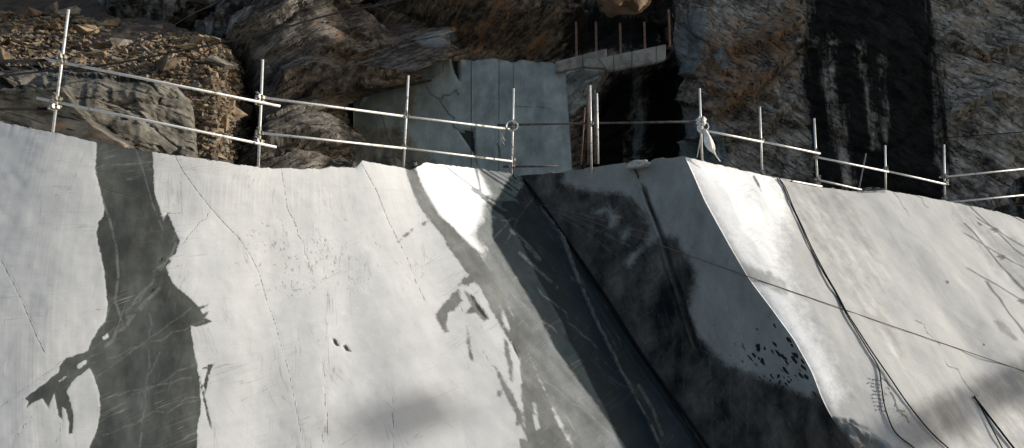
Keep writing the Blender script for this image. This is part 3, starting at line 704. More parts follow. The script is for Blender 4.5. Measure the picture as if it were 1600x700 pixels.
cl = plan_wall("cliff_left", PLAN, 6.0, 17.5, .075, .06, disp_left, M['cliff'], att_left, lean=.35)
tag(cl, "brown bedded rock cliff above the bench", kind="structure")

def disp_right(P):
    Q = rotxz(P, R(-48), (.3, .3, .5)) + .5 * np.stack([fbm(P * .35, 2, 3), fbm(P * .35, 2, 4), fbm(P * .35, 2, 5)], -1)
    v1, t1, e1 = cells(Q, 201)
    Q2 = rotxz(P, R(-40), (.9, .9, 1.7)) + .4 * np.stack([fbm(P * 1.1, 2, 13), fbm(P * 1.1, 2, 14), fbm(P * 1.1, 2, 15)], -1)
    v2, t2, e2 = cells(Q2, 231)
    v3, t3, e3 = cells(rotxz(P, R(-30), (2.4, 2.4, 3.6)) + .25 * np.stack([fbm(P * 2, 2, 23), fbm(P * 2, 2, 24), fbm(P * 2, 2, 25)], -1), 261)
    px, py, _ = sight(P)
    br = 0
    for xs, ys, am, rc_ in (((1050, 1110, 1180, 1262), (150, 176, 132, 62), .5, 24), ((1100, 1150, 1215, 1262), (108, 70, 62, 20), .4, 22), ((1060, 1120, 1200, 1250), (222, 214, 190, 150), .45, 20), ((1480, 1540, 1610), (60, 84, 70), .35, 24), ((1480, 1550, 1620), (190, 150, 168), .4, 26), ((1060, 1085, 1110), (120, 118, 60), .3, 14), ((1112, 1130, 1145), (112, 112, 98), .3, 12)):
        br = br + brow(px, py, xs, ys, am, rc_)
    return br + .03 * v3 + .08 * t3 - .12 * np.clip(1 - e1 / .06, 0, 1) + .5 * fbm(P * .16, 3, 71) + .13 * v1 + .4 * t1 + .07 * v2 + .18 * t2 + .03 * fbm(P * 2.6, 3, 81, .5)
def att_right(px, py, P):
    black = union(px, py, [[(1262, -40), (1258, 60), (1252, 100), (1256, 180), (1262, 240), (1275, 320), (1478, 330), (1476, 250), (1472, 150), (1462, 60), (1448, -40)]])
    for st in ([(1298, 55), (1306, 70), (1308, 130), (1318, 200), (1334, 300), (1322, 300), (1303, 200), (1292, 110)], [(1346, 70), (1354, 110), (1362, 160), (1372, 230), (1364, 230), (1352, 160)], [(1372, 90), (1380, 150), (1386, 220), (1378, 200)]):
        black = np.minimum(black, -sdf(px, py, st) * 1.6)
    iron = .95 * soft(sdf(px, py, [(1105, 60), (1190, 20), (1262, -60), (1262, 60), (1230, 130), (1180, 200), (1120, 215), (1085, 150), (1060, 140)]), 60) + .35 * soft(sdf(px, py, [(1460, -60), (1620, -60), (1620, 160), (1480, 130)]), 80)
    grey = union(px, py, [[(1040, 95), (1062, 45), (1085, 10), (1105, 20), (1098, 70), (1085, 120), (1060, 125), (1045, 130)], [(1115, 82), (1130, 72), (1142, 95), (1135, 108), (1120, 102)], [(1046, 165), (1090, 172), (1130, 205), (1142, 280), (1040, 280), (1055, 230)], [(1535, 145), (1548, 140), (1560, 175), (1548, 170)]])
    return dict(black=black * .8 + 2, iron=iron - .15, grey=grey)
PLAN_R = [(6.4, 37), (6.1, 33.6), (6.5, 32.2), (8.5, 31.3), (11.5, 30.4), (14.5, 29.6), (17, 28.9), (20, 28.4), (30, 29.2), (46, 30.8), (75, 34)]
cr_ = plan_wall("cliff_right", PLAN_R, 6.0, 17.5, .085, .065, disp_right, M['cliff_r'], att_right, lean=.08)
tag(cr_, "dark wet rock cliff streaked with black at the right", kind="structure")

# old sawn face in the cliff: four upright panels between joints
slab_root = empty("cut_cliff_face", tuple(pt(720, 268, 29.8)))
tag(slab_root, "old blue-grey sawn rock face with upright joints behind the railing", kind="structure")
OUT_T = [(550, 140), (585, 112), (605, 96), (640, 90), (700, 90), (715, 93), (780, 94), (866, 97), (876, 108)]
def slab_plane(px, py):
    r = ray(px, py)                       # a single leaning plane, turned slightly to the left
    n = np.array([-.16, -.97, .20]); p0 = pt(720, 180, 30.2)
    d = ((p0 - np.array([0, 0, CAMZ])) @ n) / (r @ n)
    return d
for k, (x0, x1, off) in enumerate([(552, 737, .0), (737, 780, .015), (780, 803, -.015), (803, 884, .02)]):
    qx = np.append(np.arange(x0 + .3, x1 - 1, 2.0), x1 - .3); nr = 80
    top = np.interp(qx, [p[0] for p in OUT_T], [p[1] for p in OUT_T]) + 1.2 * vnoise(np.stack([qx * .15, 0 * qx, 0 * qx], -1), 91)
    tt = np.linspace(0, 1, nr)[:, None]
    QY = top[None] * (1 - tt) + 285 * tt
    QX = np.broadcast_to(qx, QY.shape) + (qx[None] > 800) * tt * 12 * ((qx[None] - 803) / 80).clip(0, 1)
    P = pt(QX, QY, slab_plane(QX, QY) - off)
    hole = np.maximum(soft(sdf(QX, QY, [(716, 203), (741, 201), (742, 240), (736, 232)]), 3), soft(sdf(QX, QY, [(702, 84), (715, 84), (717, 124), (710, 112)]), 5))
    rough = soft(lines(QX, QY, [[(560, 160), (605, 108), (662, 97), (780, 95), (880, 98)]]) * -1 + 5, 8)
    brk = soft(sdf(QX, QY, [(600, 232), (632, 240), (650, 262), (700, 268), (600, 290), (560, 260)]), 10)
    P[..., 1] += .22 * hole + .10 * rough * fbm(P * 3, 3, 95) + .16 * brk * fbm(P * 2, 3, 96) + .03 * fbm(P * .8, 3, 97)
    cr1 = -.3 + lines(QX, QY, [(.3, wiggle((667, 137), (690, 163), 4, 2, 1)), (.4, wiggle((690, 163), (716, 203), 5, 2, 2)), (.5, wiggle((689, 157), (716, 140), 4, 1.5, 3)), (.6, [(711, 142), (717, 148)]), wiggle((741, 240), (750, 262), 3, 1, 4), (.5, wiggle((777, 225), (784, 250), 4, 1.5, 5)), wiggle((700, 94), (672, 130), 5, 2, 6), wiggle((803, 165), (860, 170), 5, 2, 7), wiggle((590, 170), (620, 262), 6, 2, 8), (.4, wiggle((600, 246), (650, 252), 5, 3, 9))])
    cr1 = np.minimum(cr1, 60); cr1 = np.where(hole > .5, 0.0, cr1)
    ve = lines(QX, QY, [(2, [(612, 110), (640, 122), (660, 130), (686, 136)]), (.5, wiggle((738, 150), (780, 155), 4, 1, 2)), (1, [(765, 152), (780, 156)]), wiggle((735, 110), (800, 105), 4, 2, 3), (.8, wiggle((820, 120), (860, 200), 7, 3, 4)), (.6, wiggle((740, 160), (745, 240), 6, 1, 5))])
    mi = union(QX, QY, [[(560, 200), (625, 200), (670, 240), (690, 272), (560, 280)], [(634, 140), (648, 140), (646, 190), (636, 190)]])
    zz_ = np.zeros_like(QX)
    fc = np.stack([P[..., 0], -P[..., 2], zz_], -1)
    V = np.concatenate([P.reshape(-1, 3), (P + np.array([0, .9, 0])).reshape(-1, 3)]); hh_, ww_ = P.shape[:2]
    i0 = np.arange(hh_ * ww_).reshape(hh_, ww_); i1 = i0 + hh_ * ww_
    side = [np.stack([a[:-1], a[1:], b[1:], b[:-1]], -1) for a, b in ((i0[0], i1[0]), (i0[:, -1], i1[:, -1]), (i1[:, 0], i0[:, 0]))]
    dbl = lambda a: np.concatenate([a.ravel(), a.ravel()])
    at = dict(corner_shade=dbl(zz_ - 80), sunlit_dry=dbl(zz_ - 80), wet=dbl(np.where(hole > .5, 3.0, -80.0)), damp=dbl(zz_ - 80), mid=dbl(np.minimum(mi, 6)), crack=dbl(cr1), vein=dbl(ve), pits=dbl(zz_), spatter=dbl(zz_), dust=dbl(zz_ + .5), face=np.concatenate([fc.reshape(-1, 3)] * 2))
    ob = raw_mesh("panel", V, np.concatenate([quads(hh_, ww_)] + side), M['slab'], slab_root, True, at)
    ob.matrix_parent_inverse = Matrix.Translation(-slab_root.location)

# ------------------------------------------------------------------ rock shelf and rubble slope at the left
def shelf_disp(P):
    v1, t1, e1 = cells(rotxz(P, R(-8), (.45, .5, 1.1)) + .3 * np.stack([fbm(P * .6, 2, 3), fbm(P * .6, 2, 4), fbm(P * .6, 2, 5)], -1), 301)
    v2, t2, e2 = cells(rotxz(P, R(-14), (1.5, 1.5, 3.5)), 331)
    return .22 * v1 + .7 * t1 + .05 * v2 + .1 * t2 + .3 * fbm(P * .35, 3, 311) + .05 * fbm(P * 2.5, 4, 312, .6) - .14 * np.clip(1 - e1 / .05, 0, 1)
qx, qy = np.meshgrid(np.arange(-160, 345, 2.5), np.arange(60, 300, 2.0))
topline = np.interp(qx, [-160, 0, 60, 130, 200, 245, 280, 305, 325, 345], [95, 104, 100, 112, 120, 124, 136, 160, 205, 260])
dsh = 21.0 + (qx > 230) * 0 + np.interp(qx, [-160, 0, 200, 345], [-.6, 0, .9, 2.2]) - .008 * (qy - 150)
tt = np.linspace(0, 1, qy.shape[0])[:, None]
qy = topline + 7 * vnoise(np.stack([qx * .045, 0 * qx, 0 * qx], -1), 4) + 4 * vnoise(np.stack([qx * .13, 0 * qx, 0 * qx], -1), 5) + (300 - topline) * tt
dsh = dsh + 1.6 * np.exp(-(qy - topline) / 7) + np.clip((qx - 300) / 20, 0, 3) * .9
P = pt(qx, qy, dsh)
P[..., 1] -= shelf_disp(P) * .9
shx, shy, _ = sight(P)
# the nearest part is an old sawn face, smooth and brown
flat = soft(sdf(qx, qy, [(-160, 140), (20, 138), (100, 135), (125, 170), (150, 195), (200, 225), (200, 300), (-160, 300)]), 8)
base = pt(qx, qy, 20.6 + .002 * (qx - 0))
P = P * (1 - flat[..., None]) + base * flat[..., None]
sh = sheet("rock_shelf", P, M['ledge'], dict(black=union(qx, qy, [[(0, 112), (60, 122), (110, 116), (60, 126), (0, 128)]]) - 12, iron=-.5 + .6 * flat, grey=0 * qx - 80))
tag(sh, "grey-brown rock shelf below the rubble at the left", kind="structure")

def slope_pt(px, py):
    """talus rising away from the shelf"""
    d = np.interp(py, [-60, 0, 25, 60, 110, 160, 230, 300], [33, 31.2, 29.8, 27.4, 24.2, 23.6, 23.0, 22.4])
    return pt(px, py, d + .0018 * np.maximum(px - 150, 0) + .10 * np.maximum(px - 335, 0))
qx, qy = np.meshgrid(np.arange(-200, 420, 3.0), np.arange(-60, 300, 2.5))
tl = np.interp(qx, [-200, 100, 170, 260, 420], [-60, -40, 22, 42, 70])
qy = tl + (qy + 60) / 360 * (300 - tl)
P = slope_pt(qx, qy)
P[..., 2] += .16 * fbm(P * .5, 3, 401) + .06 * fbm(P * 2.5, 4, 402)
scree = sheet("rubble_slope", P, stone_mat("rubble_bed", (.06, .047, .034)), dict(black=0 * qx - 80))
tag(scree, "slope of broken brown rubble at the upper left", kind="structure")
protos = []
for k in range(12):
    bm = bmesh.new()
    r = np.random.default_rng(500 + k)
    for _ in range(11):
        d = r.normal(size=3); d /= np.linalg.norm(d)
        d = np.sign(d) * np.abs(d) ** .6
        bm.verts.new((d[0] * r.uniform(.8, 1.15), d[1] * r.uniform(.55, .85), d[2] * r.uniform(.25, .5)))
    res = bmesh.ops.convex_hull(bm, input=bm.verts[:])
    bmesh.ops.delete(bm, geom=list({g_ for g_ in res["geom_unused"] + res["geom_interior"] if isinstance(g_, bmesh.types.BMVert)}), context='VERTS')
    bmesh.ops.recalc_face_normals(bm, faces=bm.faces[:])
    mesh_by_mat = []
    for m in STONES:
        me = bpy.data.meshes.new("stone"); bm.to_mesh(me); me.materials.append(m); mesh_by_mat.append(me)
    bm.free(); protos.append(mesh_by_mat)
def stone_spot(r):
    while True:
        px, py = r.uniform(-30, 395), r.uniform(5, 250)
        top = np.interp(px, [0, 100, 200, 300, 375], [20, 22, 38, 55, 70])
        bot = np.interp(px, [0, 60, 150, 240, 270, 300, 375], [108, 106, 118, 140, 200, 250, 250])
        lft = np.interp(py, [0, 110, 150, 250], [-30, -30, 220, 300])
        if top < py < bot and px > lft: return px, py
r = np.random.default_rng(77)
made = 0
V_all, F_all, nV = [], [], 0
for k in range(6500):
    px, py = stone_spot(r)
    p = slope_pt(np.array(px), np.array(py))
    individual = k < 300
    size = (r.uniform(.09, .2) if k > 50 else r.uniform(.2, .42)) if individual else .03 + .1 * r.uniform() ** 2
    rot = (r.normal() * .35 + .35, r.normal() * .35, r.uniform(0, 6.28))
    mi = int(r.choice(4, p=[.42, .28, .2, .1]))
    if individual:
        o = bpy.data.objects.new("stone", protos[k % 12][mi])
        o.location = Vector(p) + Vector((0, 0, size * .25)); o.scale = (size,) * 3; o.rotation_euler = rot
        link(o, scree)
    else:
        me = protos[k % 12][mi]
        MM = Matrix.Translation(Vector(p) + Vector((0, 0, .03))) @ Matrix.Rotation(rot[2], 4, 'Z') @ Matrix.Rotation(rot[0], 4, 'X') @ Matrix.Scale(size, 4)
        V_all += [tuple(MM @ w.co) for w in me.vertices]
        F_all += [(tuple(i + nV for i in f.vertices), mi) for f in me.polygons]
        nV += len(me.vertices)
me = bpy.data.meshes.new("small_rubble")
me.from_pydata(V_all, [], [f for f, _ in F_all])
for m in STONES: me.materials.append(m)
me.polygons.foreach_set("material_index", [m for _, m in F_all])
tag(link(bpy.data.objects.new("small_rubble", me), scree), kind="stuff")

# ------------------------------------------------------------------ broken chips on the rims
def rubble_lump(name, px, py, d, size, mat, label, cat, seed, squash=(1, .8, .6), group=None, nsub=3):
    bm = bmesh.new(); bmesh.ops.create_icosphere(bm, subdivisions=nsub, radius=1)
    V = np.array([v.co[:] for v in bm.verts])
    c1, t1, e1 = cells(V * 1.6 + seed, seed)
    rr = 1 + .22 * c1 + .5 * t1 + .10 * fbm(V * 3 + seed, 3, seed)
    for v, q, w in zip(bm.verts, V, rr): v.co = Vector(q * w * np.array(squash) * size)
    ob = bm_obj(name, bm, mat, None, nsub > 4)
    ob.location = Vector(pt(px, py, d)); ob.rotation_euler = (0, 0, seed)
    return tag(ob, label, cat, group)
rubble_lump("broken_rock", 528, 262, 19.5, .26, M['ledge'], "heap of broken rock on the left rim between two railing posts", "rock", 3, (1.0, .5, .42))
rubble_lump("broken_rock", 549, 261, 19.6, .16, M['ledge'], "small broken rock at right end of the heap on the left rim", "rock", 5, (1.0, .6, .8))
rubble_lump("broken_rock", 648, 262, 20.9, .14, M['slab'], "dark broken rock in the rim gap beside the white sunlit patch", "rock", 8, (.9, .6, .8))
rubble_lump("chipped_rock", 997, 257, 22.25, .27, simple_mat("fresh_pale_chip", (.42, .42, .40), .9, scale=5, bump=.6), "pale chipped rock sunk in the notched rim above the hanging chain", "rock", 12, (1.0, .5, .3))
rubble_lump("loose_boulder", 1580, 336, 28.3, .45, M['ledge'], "low grey boulder on the rim at the right edge", "rock", 15, (1.2, .7, .55))
rubble_lump("boulder", 1600, 300, 29.3, .55, M['cliff_r'], "dark boulder behind the rim at the right edge", "rock", 17, (.9, .7, .7))
rubble_lump("stone_wedge", 1366, 298, 25.2, .30, M['side'], "dark flat stone wedge on the right rim beside a railing post", "rock", 19, (1.1, .5, .22))

rubble_lump("boulder", 245, 18, 31.5, 1.5, M['ledge'], "large smooth grey boulder behind the top of the rubble slope", "rock", 31, (1.25, .8, .62), nsub=5)
rubble_lump("boulder", 40, -6, 33.0, 1.2, M['cliff'], "brown boulder above the rubble at the top left corner", "rock", 33, (1.3, .8, .6), nsub=5)
rubble_lump("boulder", 360, 44, 29.5, .8, M['cliff'], "dark boulder in the gully between rubble and brown ridge", "rock", 37, (.8, .8, .9), nsub=4)
V_all, F_all, nV = [], [], 0
r = np.random.default_rng(91)
rims_ = np.concatenate([A[0][60:560], Bp[0][20:], Cp[0][2:280]])
for k in range(420):
    c = rims_[r.integers(len(rims_))]
    if fbm(c[None] * .9, 2, 15)[0] < .05 and r.uniform() < .8: continue
    size = .012 + .05 * r.uniform() ** 3
    me = protos[k % 12][0]
    MM = Matrix.Translation(Vector(c) + Vector((0, r.uniform(.01, .10), size * .3))) @ Matrix.Rotation(r.uniform(0, 6.28), 4, 'Z') @ Matrix.Scale(size, 4)
    V_all += [tuple(MM @ w.co) for w in me.vertices]
    F_all += [tuple(i + nV for i in f.vertices) for f in me.polygons]
    nV += len(me.vertices)
me = bpy.data.meshes.new("rim_grit"); me.from_pydata(V_all, [], F_all); me.materials.append(STONES[2])
tag(link(bpy.data.objects.new("rim_grit", me)), "loose grit and chips lying along the sawn rims", "grit", kind="stuff")
# ------------------------------------------------------------------ little concrete wall and steel posts on the ledge
wall_d = 30.0
wr = empty("retaining_wall", tuple(pt(955, 106, wall_d)))
tag(wr, "low grey concrete wall of stacked blocks on the ledge above the black hollow", "wall")
BL = [[(872, 95), (910, 85), (910, 101), (874, 107)], [(910.6, 84.5), (946, 75.5), (952, 84), (936, 90), (934, 100), (911, 101)],
      [(935, 91), (958, 86), (959, 109), (950, 110)], [(958.6, 85.8), (987, 80), (987, 104), (959.6, 108.5)], [(987.6, 79.8), (1025, 72), (1025, 97), (987.6, 103.8)], [(1025.6, 71.8), (1041, 69), (1040, 92), (1025.6, 96.8)]]
BL[0] = [(868, 96), (910, 85), (910, 104), (868, 113)]; BL[1] = [(910.6, 84.5), (948, 75.5), (948, 92), (948, 106), (911, 104)]
for k, poly in enumerate(BL):
    bm = bmesh.new()
    fr = [bm.verts.new(Vector(pt(x, y, wall_d - (k > 1) * .06)) - wr.location) for x, y in poly]
    f = bm.faces.new(fr)
    ex = bmesh.ops.extrude_face_region(bm, geom=[f])
    bmesh.ops.translate(bm, verts=[g_ for g_ in ex["geom"] if isinstance(g_, bmesh.types.BMVert)], vec=(0, .16, 0))
    bmesh.ops.recalc_face_normals(bm, faces=bm.faces[:])
    bmesh.ops.bevel(bm, geom=bm.edges[:], offset=.018, segments=1, affect='EDGES')
    bm_obj("block", bm, M['concrete'], wr)
words = ["leftmost", "second from left", "middle one", "fourth from left", "rightmost and tallest"]
for k, (x, y0, y1) in enumerate([(901, 30, 92), (932, 30, 86), (970, 32, 86), (1008, 31, 80), (1047, 10, 74)]):
    a, b = Vector(pt(x, y1, 30.35)), Vector(pt(x + .6, y0, 30.35))
    ob = empty("steel_post", tuple(a))
    tag(ob, "rusty steel post, %s of five behind the concrete wall" % words[k], "post", "rusty posts above the concrete wall")
    bm = bmesh.new(); L = (b - a).length                     # I-section
    for (cx_, cy_, w_, d_) in ((0, -.03, .062, .012), (0, .03, .062, .012), (0, 0, .012, .048)):
        bm_box(bm, (cx_, cy_, L / 2), w_, d_, L)
    s_ = bm_obj("shaft", bm, M['rust'], ob)
    bm = bmesh.new(); bm_box(bm, (0, 0, .0), .16, .16, .016); bm_obj("base_plate", bm, M['rust'], ob)

# lit overhanging rock above the posts
rubble_lump("overhanging_rock", 972, -30, 29.6, 1.0, simple_mat("ochre_rock", (.20, .135, .085), .9, scale=1.5, var=.5, bump=.6, spec=.2), "ochre rock block jutting out above the rusty posts", "rock", 23, (1.15, .9, .82), nsub=5)

# ------------------------------------------------------------------ scaffold railings
RT = .0242
def clamp_mesh():
    bm = bmesh.new()
    bm_tube(bm, [(0, 0, -.034), (0, 0, .034)], .037, 12)
    bm_tube(bm, [(-.034, -.062, 0), (.034, -.062, 0)], .037, 12)
    for s in (-1, 1):
        bm_tube(bm, [(.05 * s, -.045, .02), (.05 * s, .035, .02)], .010, 6)
        bm_tube(bm, [(.05 * s, .03, .02), (.05 * s, .05, .02)], .018, 6)
        bm_tube(bm, [(.01 * s, -.10, .05 * s), (.01 * s, -.02, .05 * s)], .010, 6)
        bm_tube(bm, [(.01 * s, -.125, .05 * s), (.01 * s, -.10, .05 * s)], .018, 6)
        bm_box(bm, (.045 * s, -.004, .0), .03, .05, .05)
    bmesh.ops.recalc_face_normals(bm, faces=bm.faces[:])
    me = bpy.data.meshes.new("clamp"); bm.to_mesh(me); bm.free(); me.materials.append(M['clamp'])
    return me
CLAMP = clamp_mesh()
def add_clamp(post_obj, root, p, ang=0.0):
    c = bpy.data.objects.new("clamp", CLAMP)
    link(c, post_obj)
    c.location = Vector(p) - root.location
    c.rotation_euler = (0, random.uniform(-.1, .1), ang)
    c.scale = (1.15, 1.15, 1.15)
def local(root, pts): return [Vector(p) - root.location for p in pts]
def railing(label, base, posts, rails, cat="railing"):
    root = empty("scaffold_railing", tuple(base)); tag(root, label, cat, "scaffold railings along the rims")
    for (xb, yb, xt, yt, d, cl, mat) in posts:
        a = Vector(pt(xb, yb, d)); b = Vector(pt(xt, yt, d * 1.0))
        b = Vector((b.x, b.y, b.z)); 
        po = tube("post", local(root, [a - (b - a).normalized() * .25, b]), RT, M[mat], root, 12, .8)
        for (cxp, cyp) in cl:
            tt_ = (cyp - yb) / (yt - yb)
            add_clamp(po, root, a.lerp(b, tt_), random.uniform(-.5, .3))
    for (pts, mat, r) in rails:
        P3 = [Vector(pt(x, y, d)) for x, y, d in pts]
        tube("rail", local(root, P3), r, M[mat], root, 12, .8)
    return root
d1, d2, d3, d4 = 17.35, 18.55, 20.75, 23.1
railing("galvanised tube railing along the rim of the left pale face", pt(83, 207, d1),
    [(82, 210, 107, 15, d1, [(0, 90), (0, 97), (0, 155), (0, 168)], 'steel'), (403.5, 264, 410.5, 93, d2, [(0, 153), (0, 161), (0, 208), (0, 222)], 'steel'),
     (630, 268, 638, 118, d3, [(0, 181), (0, 231)], 'steel'), (799.5, 274, 802.5, 138, d4, [(0, 193), (0, 200), (0, 250), (0, 259)], 'steel')],
    [([(70, 92, d1 - .08), (438, 166, d2 + .02)], 'steel', RT), ([(57, 153, d1 - .08), (432, 230, d2 + .02)], 'steel', RT),
     ([(400, 151, d2 - .08), (634, 182, d3 - .08)], 'steel', RT), ([(400, 207, d2 - .08), (634, 232, d3 - .08)], 'steel', RT),
     ([(626, 181, d3 - .14), (797, 202, d4 - .14)], 'steel', RT), ([(624, 230.5, d3 - .14), (800, 252, d4 - .14)], 'steel', RT),
     ([(-260, 106, 15.4), (92, 93, d1 + .06)], 'rubber', .026), ([(-260, 172, 15.4), (86, 170, d1 + .06)], 'rubber', .026)])
d5, d6, d7, d8, d9, d10, d11 = 22.75, 22.35, 23.15, 24.1, 25.35, 26.4, 27.6
railing("scaffold tube railing along the rim from the black hollow to the right edge", pt(1097, 248, d6),
    [(924, 257, 922, 133, d5, [(0, 193)], 'steel'), (1097, 250, 1093, 138, d6, [(0, 190), (0, 203)], 'steel'), (1191, 277, 1187, 167, d7, [(0, 220), (0, 271)], 'steel'),
     (1278, 296, 1272, 185, d8, [(0, 239), (0, 246), (0, 281), (0, 287)], 'steel'), (1384, 302, 1383, 227, d9, [(0, 265)], 'steel'), (1476.5, 318, 1475, 226, d10, [(0, 276), (0, 287), (0, 310)], 'steel'), (1618, 345, 1612, 238, d11, [(0, 263), (0, 304)], 'steel')],
    [([(777, 195.5, d4 + .06), (925, 192.5, d5 - .07)], 'dark_tube', RT), ([(918, 192.5, d5 + .07), (1096, 190, d6 + .07)], 'dark_tube', RT), ([(786, 260.5, d4 + .06), (872, 259.5, 22.95)], 'dark_tube', RT),
     ([(1092, 202, d6 - .08), (1192, 222, d7 - .08)], 'steel', RT), ([(1183, 219.5, d7 - .08), (1281, 240, d8 - .08)], 'steel', RT), ([(1274, 245, d8 - .09), (1388, 268.5, d9 - .09)], 'steel', RT), ([(1380, 266, d9 - .08), (1478, 288, d10 - .08)], 'steel', RT),
     ([(1196, 275.5, d7 - .08), (1284, 291.5, d8 - .08)], 'steel', RT), ([(1274, 280, d8 - .09), (1360, 300, d9 - .05)], 'steel', RT),
     ([(1468, 277, d10 + .07), (1640, 260, d11 + .07)], 'steel', RT), ([(1478, 316.5, d10 + .07), (1640, 301, d11 + .07)], 'steel', RT)])

# the railing goes on down a stair beyond the right edge; its shadow falls across the right face
off_ = SUN * 4.6
def beyond(x, y): return on_stone(x, y, 0.0) + off_
root = empty("scaffold_railing", tuple(beyond(1590, 400)))
tag(root, "sloping stair railing of scaffold tubes just beyond the right edge", "railing", "scaffold railings along the rims")
for (p0, p1) in (((1514, 322), (1606, 404)), ((1506, 348), (1600, 452)), ((1540, 440), (1600, 520))):
    a, b = beyond(*p0), beyond(*p1)
    tube("rail", local(root, [a, b + (b - a) * .4]), RT, M['steel'], root, 10, .8)
for (x, y, up, dn) in ((1557, 358, .5, 2.0), (1568, 400, .9, 2.2), (1597, 470, 1.2, 1.8)):
    c = beyond(x, y)
    po = tube("post", local(root, [c - Vector((0, 0, dn)), c + Vector((0, 0, up))]), RT, M['steel'], root, 10, .8)
    add_clamp(po, root, c, .4)

# loose tubes stood up against the dark rail
for k, (xb, yb, xt, yt, d, mat, lab, nm) in enumerate([(919, 257, 919, 141, d5 - .14, 'rust', "brownish scaffold tube stood just left of the tall post over the black hollow", "scaffold_tube"), (930, 256, 928.5, 141, d5 - .14, 'dark_tube', "dark scaffold tube stood just right of the tall post over the black hollow", "scaffold_tube"), (934.5, 256, 932.5, 146, d5 - .13, 'steel', "bright scaffold tube, rightmost of the tubes over the black hollow", "scaffold_tube"), (908, 257, 914, 168, d5 + .15, 'rust', "thin rusty rod leaning left of the bundled scaffold tubes", "steel_rod")]):
    ob = tube(nm, [Vector(pt(xb, yb, d)), Vector(pt(xt, yt, d))], RT if k < 3 else .014, M[mat], None, 12, .8 if k < 3 else 0)
    tag(ob, lab, "tube" if k < 3 else "rod", "tubes stood in the gap" if k < 3 else None)
# leaning board behind right railing
bm = bmesh.new()
a, b = Vector(pt(1341, 300, 25.9)), Vector(pt(1353, 240, 26.1))
d_, u_, v_ = frame_of(b - a)
for s1 in (-1, 1):
    pass
Mx = Matrix((u_, v_, d_)).transposed()
bm_box(bm, (a + b) / 2, .075, .03, (b - a).length, Mx)
bmesh.ops.bevel(bm, geom=bm.edges[:], offset=.004, segments=1, affect='EDGES')
tag(bm_obj("leaning_board", bm, simple_mat("weathered_board", (.22, .22, .21), .8, scale=12)), "narrow grey board leaning behind the right railing against black rock", "board")

# coil of wire hung on the rail end
root = empty("wire_coil", tuple(pt(800, 197, d4 - .2)))
tag(root, "coil of pale wire looped on the railing post by the shaded corner", "wire")
for k in range(4):
    ring = [Vector((math.cos(a) * (.115 + .006 * k), -.02 * k + .01 * math.sin(3 * a + k), math.sin(a) * (.125 - .004 * k) - .004 * k)) for a in np.linspace(0, 2 * math.pi, 25)]
    tube("loop", ring, .008, M['steel'], root, 6)
for k in range(4):
    pts_ = [Vector((-.10 - .05 * k, 0, .0)), Vector((-.17 - .035 * k, -.02, -.16)), Vector((-.24 + .03 * k, -.01, -.30 - .05 * (k % 2))), Vector((-.17 - .02 * k, 0, -.44 + .05 * k))]
    tube("loose_end", [Vector(q) for q in spline(pts_, 6)], .005, M['rope'], root, 5)

# white cloth tied to the post
root = empty("tied_cloth", tuple(pt(1098, 215, d6 - .1)))
tag(root, "white cloth bundle knotted round the railing post above the bright corner", "cloth")
def crumple(name, c, size, seed, sq):
    bm = bmesh.new(); bmesh.ops.create_icosphere(bm, subdivisions=4, radius=1)
    V = np.array([v.co[:] for v in bm.verts])
    w = 1 + .35 * fbm(V * 2.1 + seed, 3, seed, .6, True) - .15 * np.abs(np.sin(5 * np.arctan2(V[:, 1], V[:, 0]) + 3 * V[:, 2]))
    for v, q, k in zip(bm.verts, V, w): v.co = Vector(c) + Vector(q * k * np.array(sq) * size)
    return bm_obj(name, bm, M['cloth'], root, smooth=True)
crumple("knot", (-.03, -.03, .36), .085, 61, (1.0, .8, 1.0))
crumple("knot", (-.05, -.04, .20), .065, 62, (.8, .8, 1.3))
bm = bmesh.new()
prof_ = [(.18, .025, .03), (.10, .05, .06), (.0, .07, .09), (-.10, .085, .115), (-.2, .09, .14), (-.27, .075, .16), (-.32, .04, .19), (-.38, .018, .23), (-.46, .014, .28), (-.56, .010, .345)]
rings = []
for k, (z, r_, xo) in enumerate(prof_):
    ring = []
    for q in range(28):
        a = 2 * math.pi * q / 28
        f = 1 + .16 * math.sin(4 * a + k * .35) + .10 * math.sin(9 * a - k * .6) + .06 * random.uniform(-1, 1)
        ring.append(bm.verts.new((xo + math.cos(a) * r_ * f, math.sin(a) * r_ * .7 * f - .05, z + .012 * random.uniform(-1, 1))))
    rings.append(ring)
for a_, b_ in zip(rings[:-1], rings[1:]):
    for q in range(28): bm.faces.new((a_[q], a_[(q + 1) % 28], b_[(q + 1) % 28], b_[q]))
bm.faces.new(rings[0]); bm.faces.new(rings[-1])
bmesh.ops.recalc_face_normals(bm, faces=bm.faces[:])
bm_obj("bundle", bm, M['cloth'], root, smooth=True)
tube("loop", [Vector((math.cos(a) * .10 + .03, math.sin(a) * .07 - .03, .26 + .12 * math.sin(a))) for a in np.linspace(0, 2 * math.pi, 26)], .013, M['rope'], root, 7)
tube("tail", [Vector((-.03, -.05, .12)), Vector((-.07, -.05, -.1)), Vector((-.15, -.04, -.46))], [.016, .013, .010], M['cloth'], root, 6)

# small chain at the notched rim
root = empty("hanging_chain", tuple(pt(990, 254, 21.9)))
tag(root, "short dark chain hanging at the notch in the shaded rim", "chain")
for k in range(9):
    t_ = k / 8
    c = on_stone(989 + 9 * t_, 258 + 20 * t_, .03) - root.location
    lk = [c + Vector((math.cos(a) * .018 * (1 if k % 2 else .3), math.sin(a) * -.008 if k % 2 else math.cos(a) * .018, math.sin(a) * .03)) for a in np.linspace(0, 2 * math.pi, 9)]
    tube("link", lk, .007, M['rubber'], root, 5)

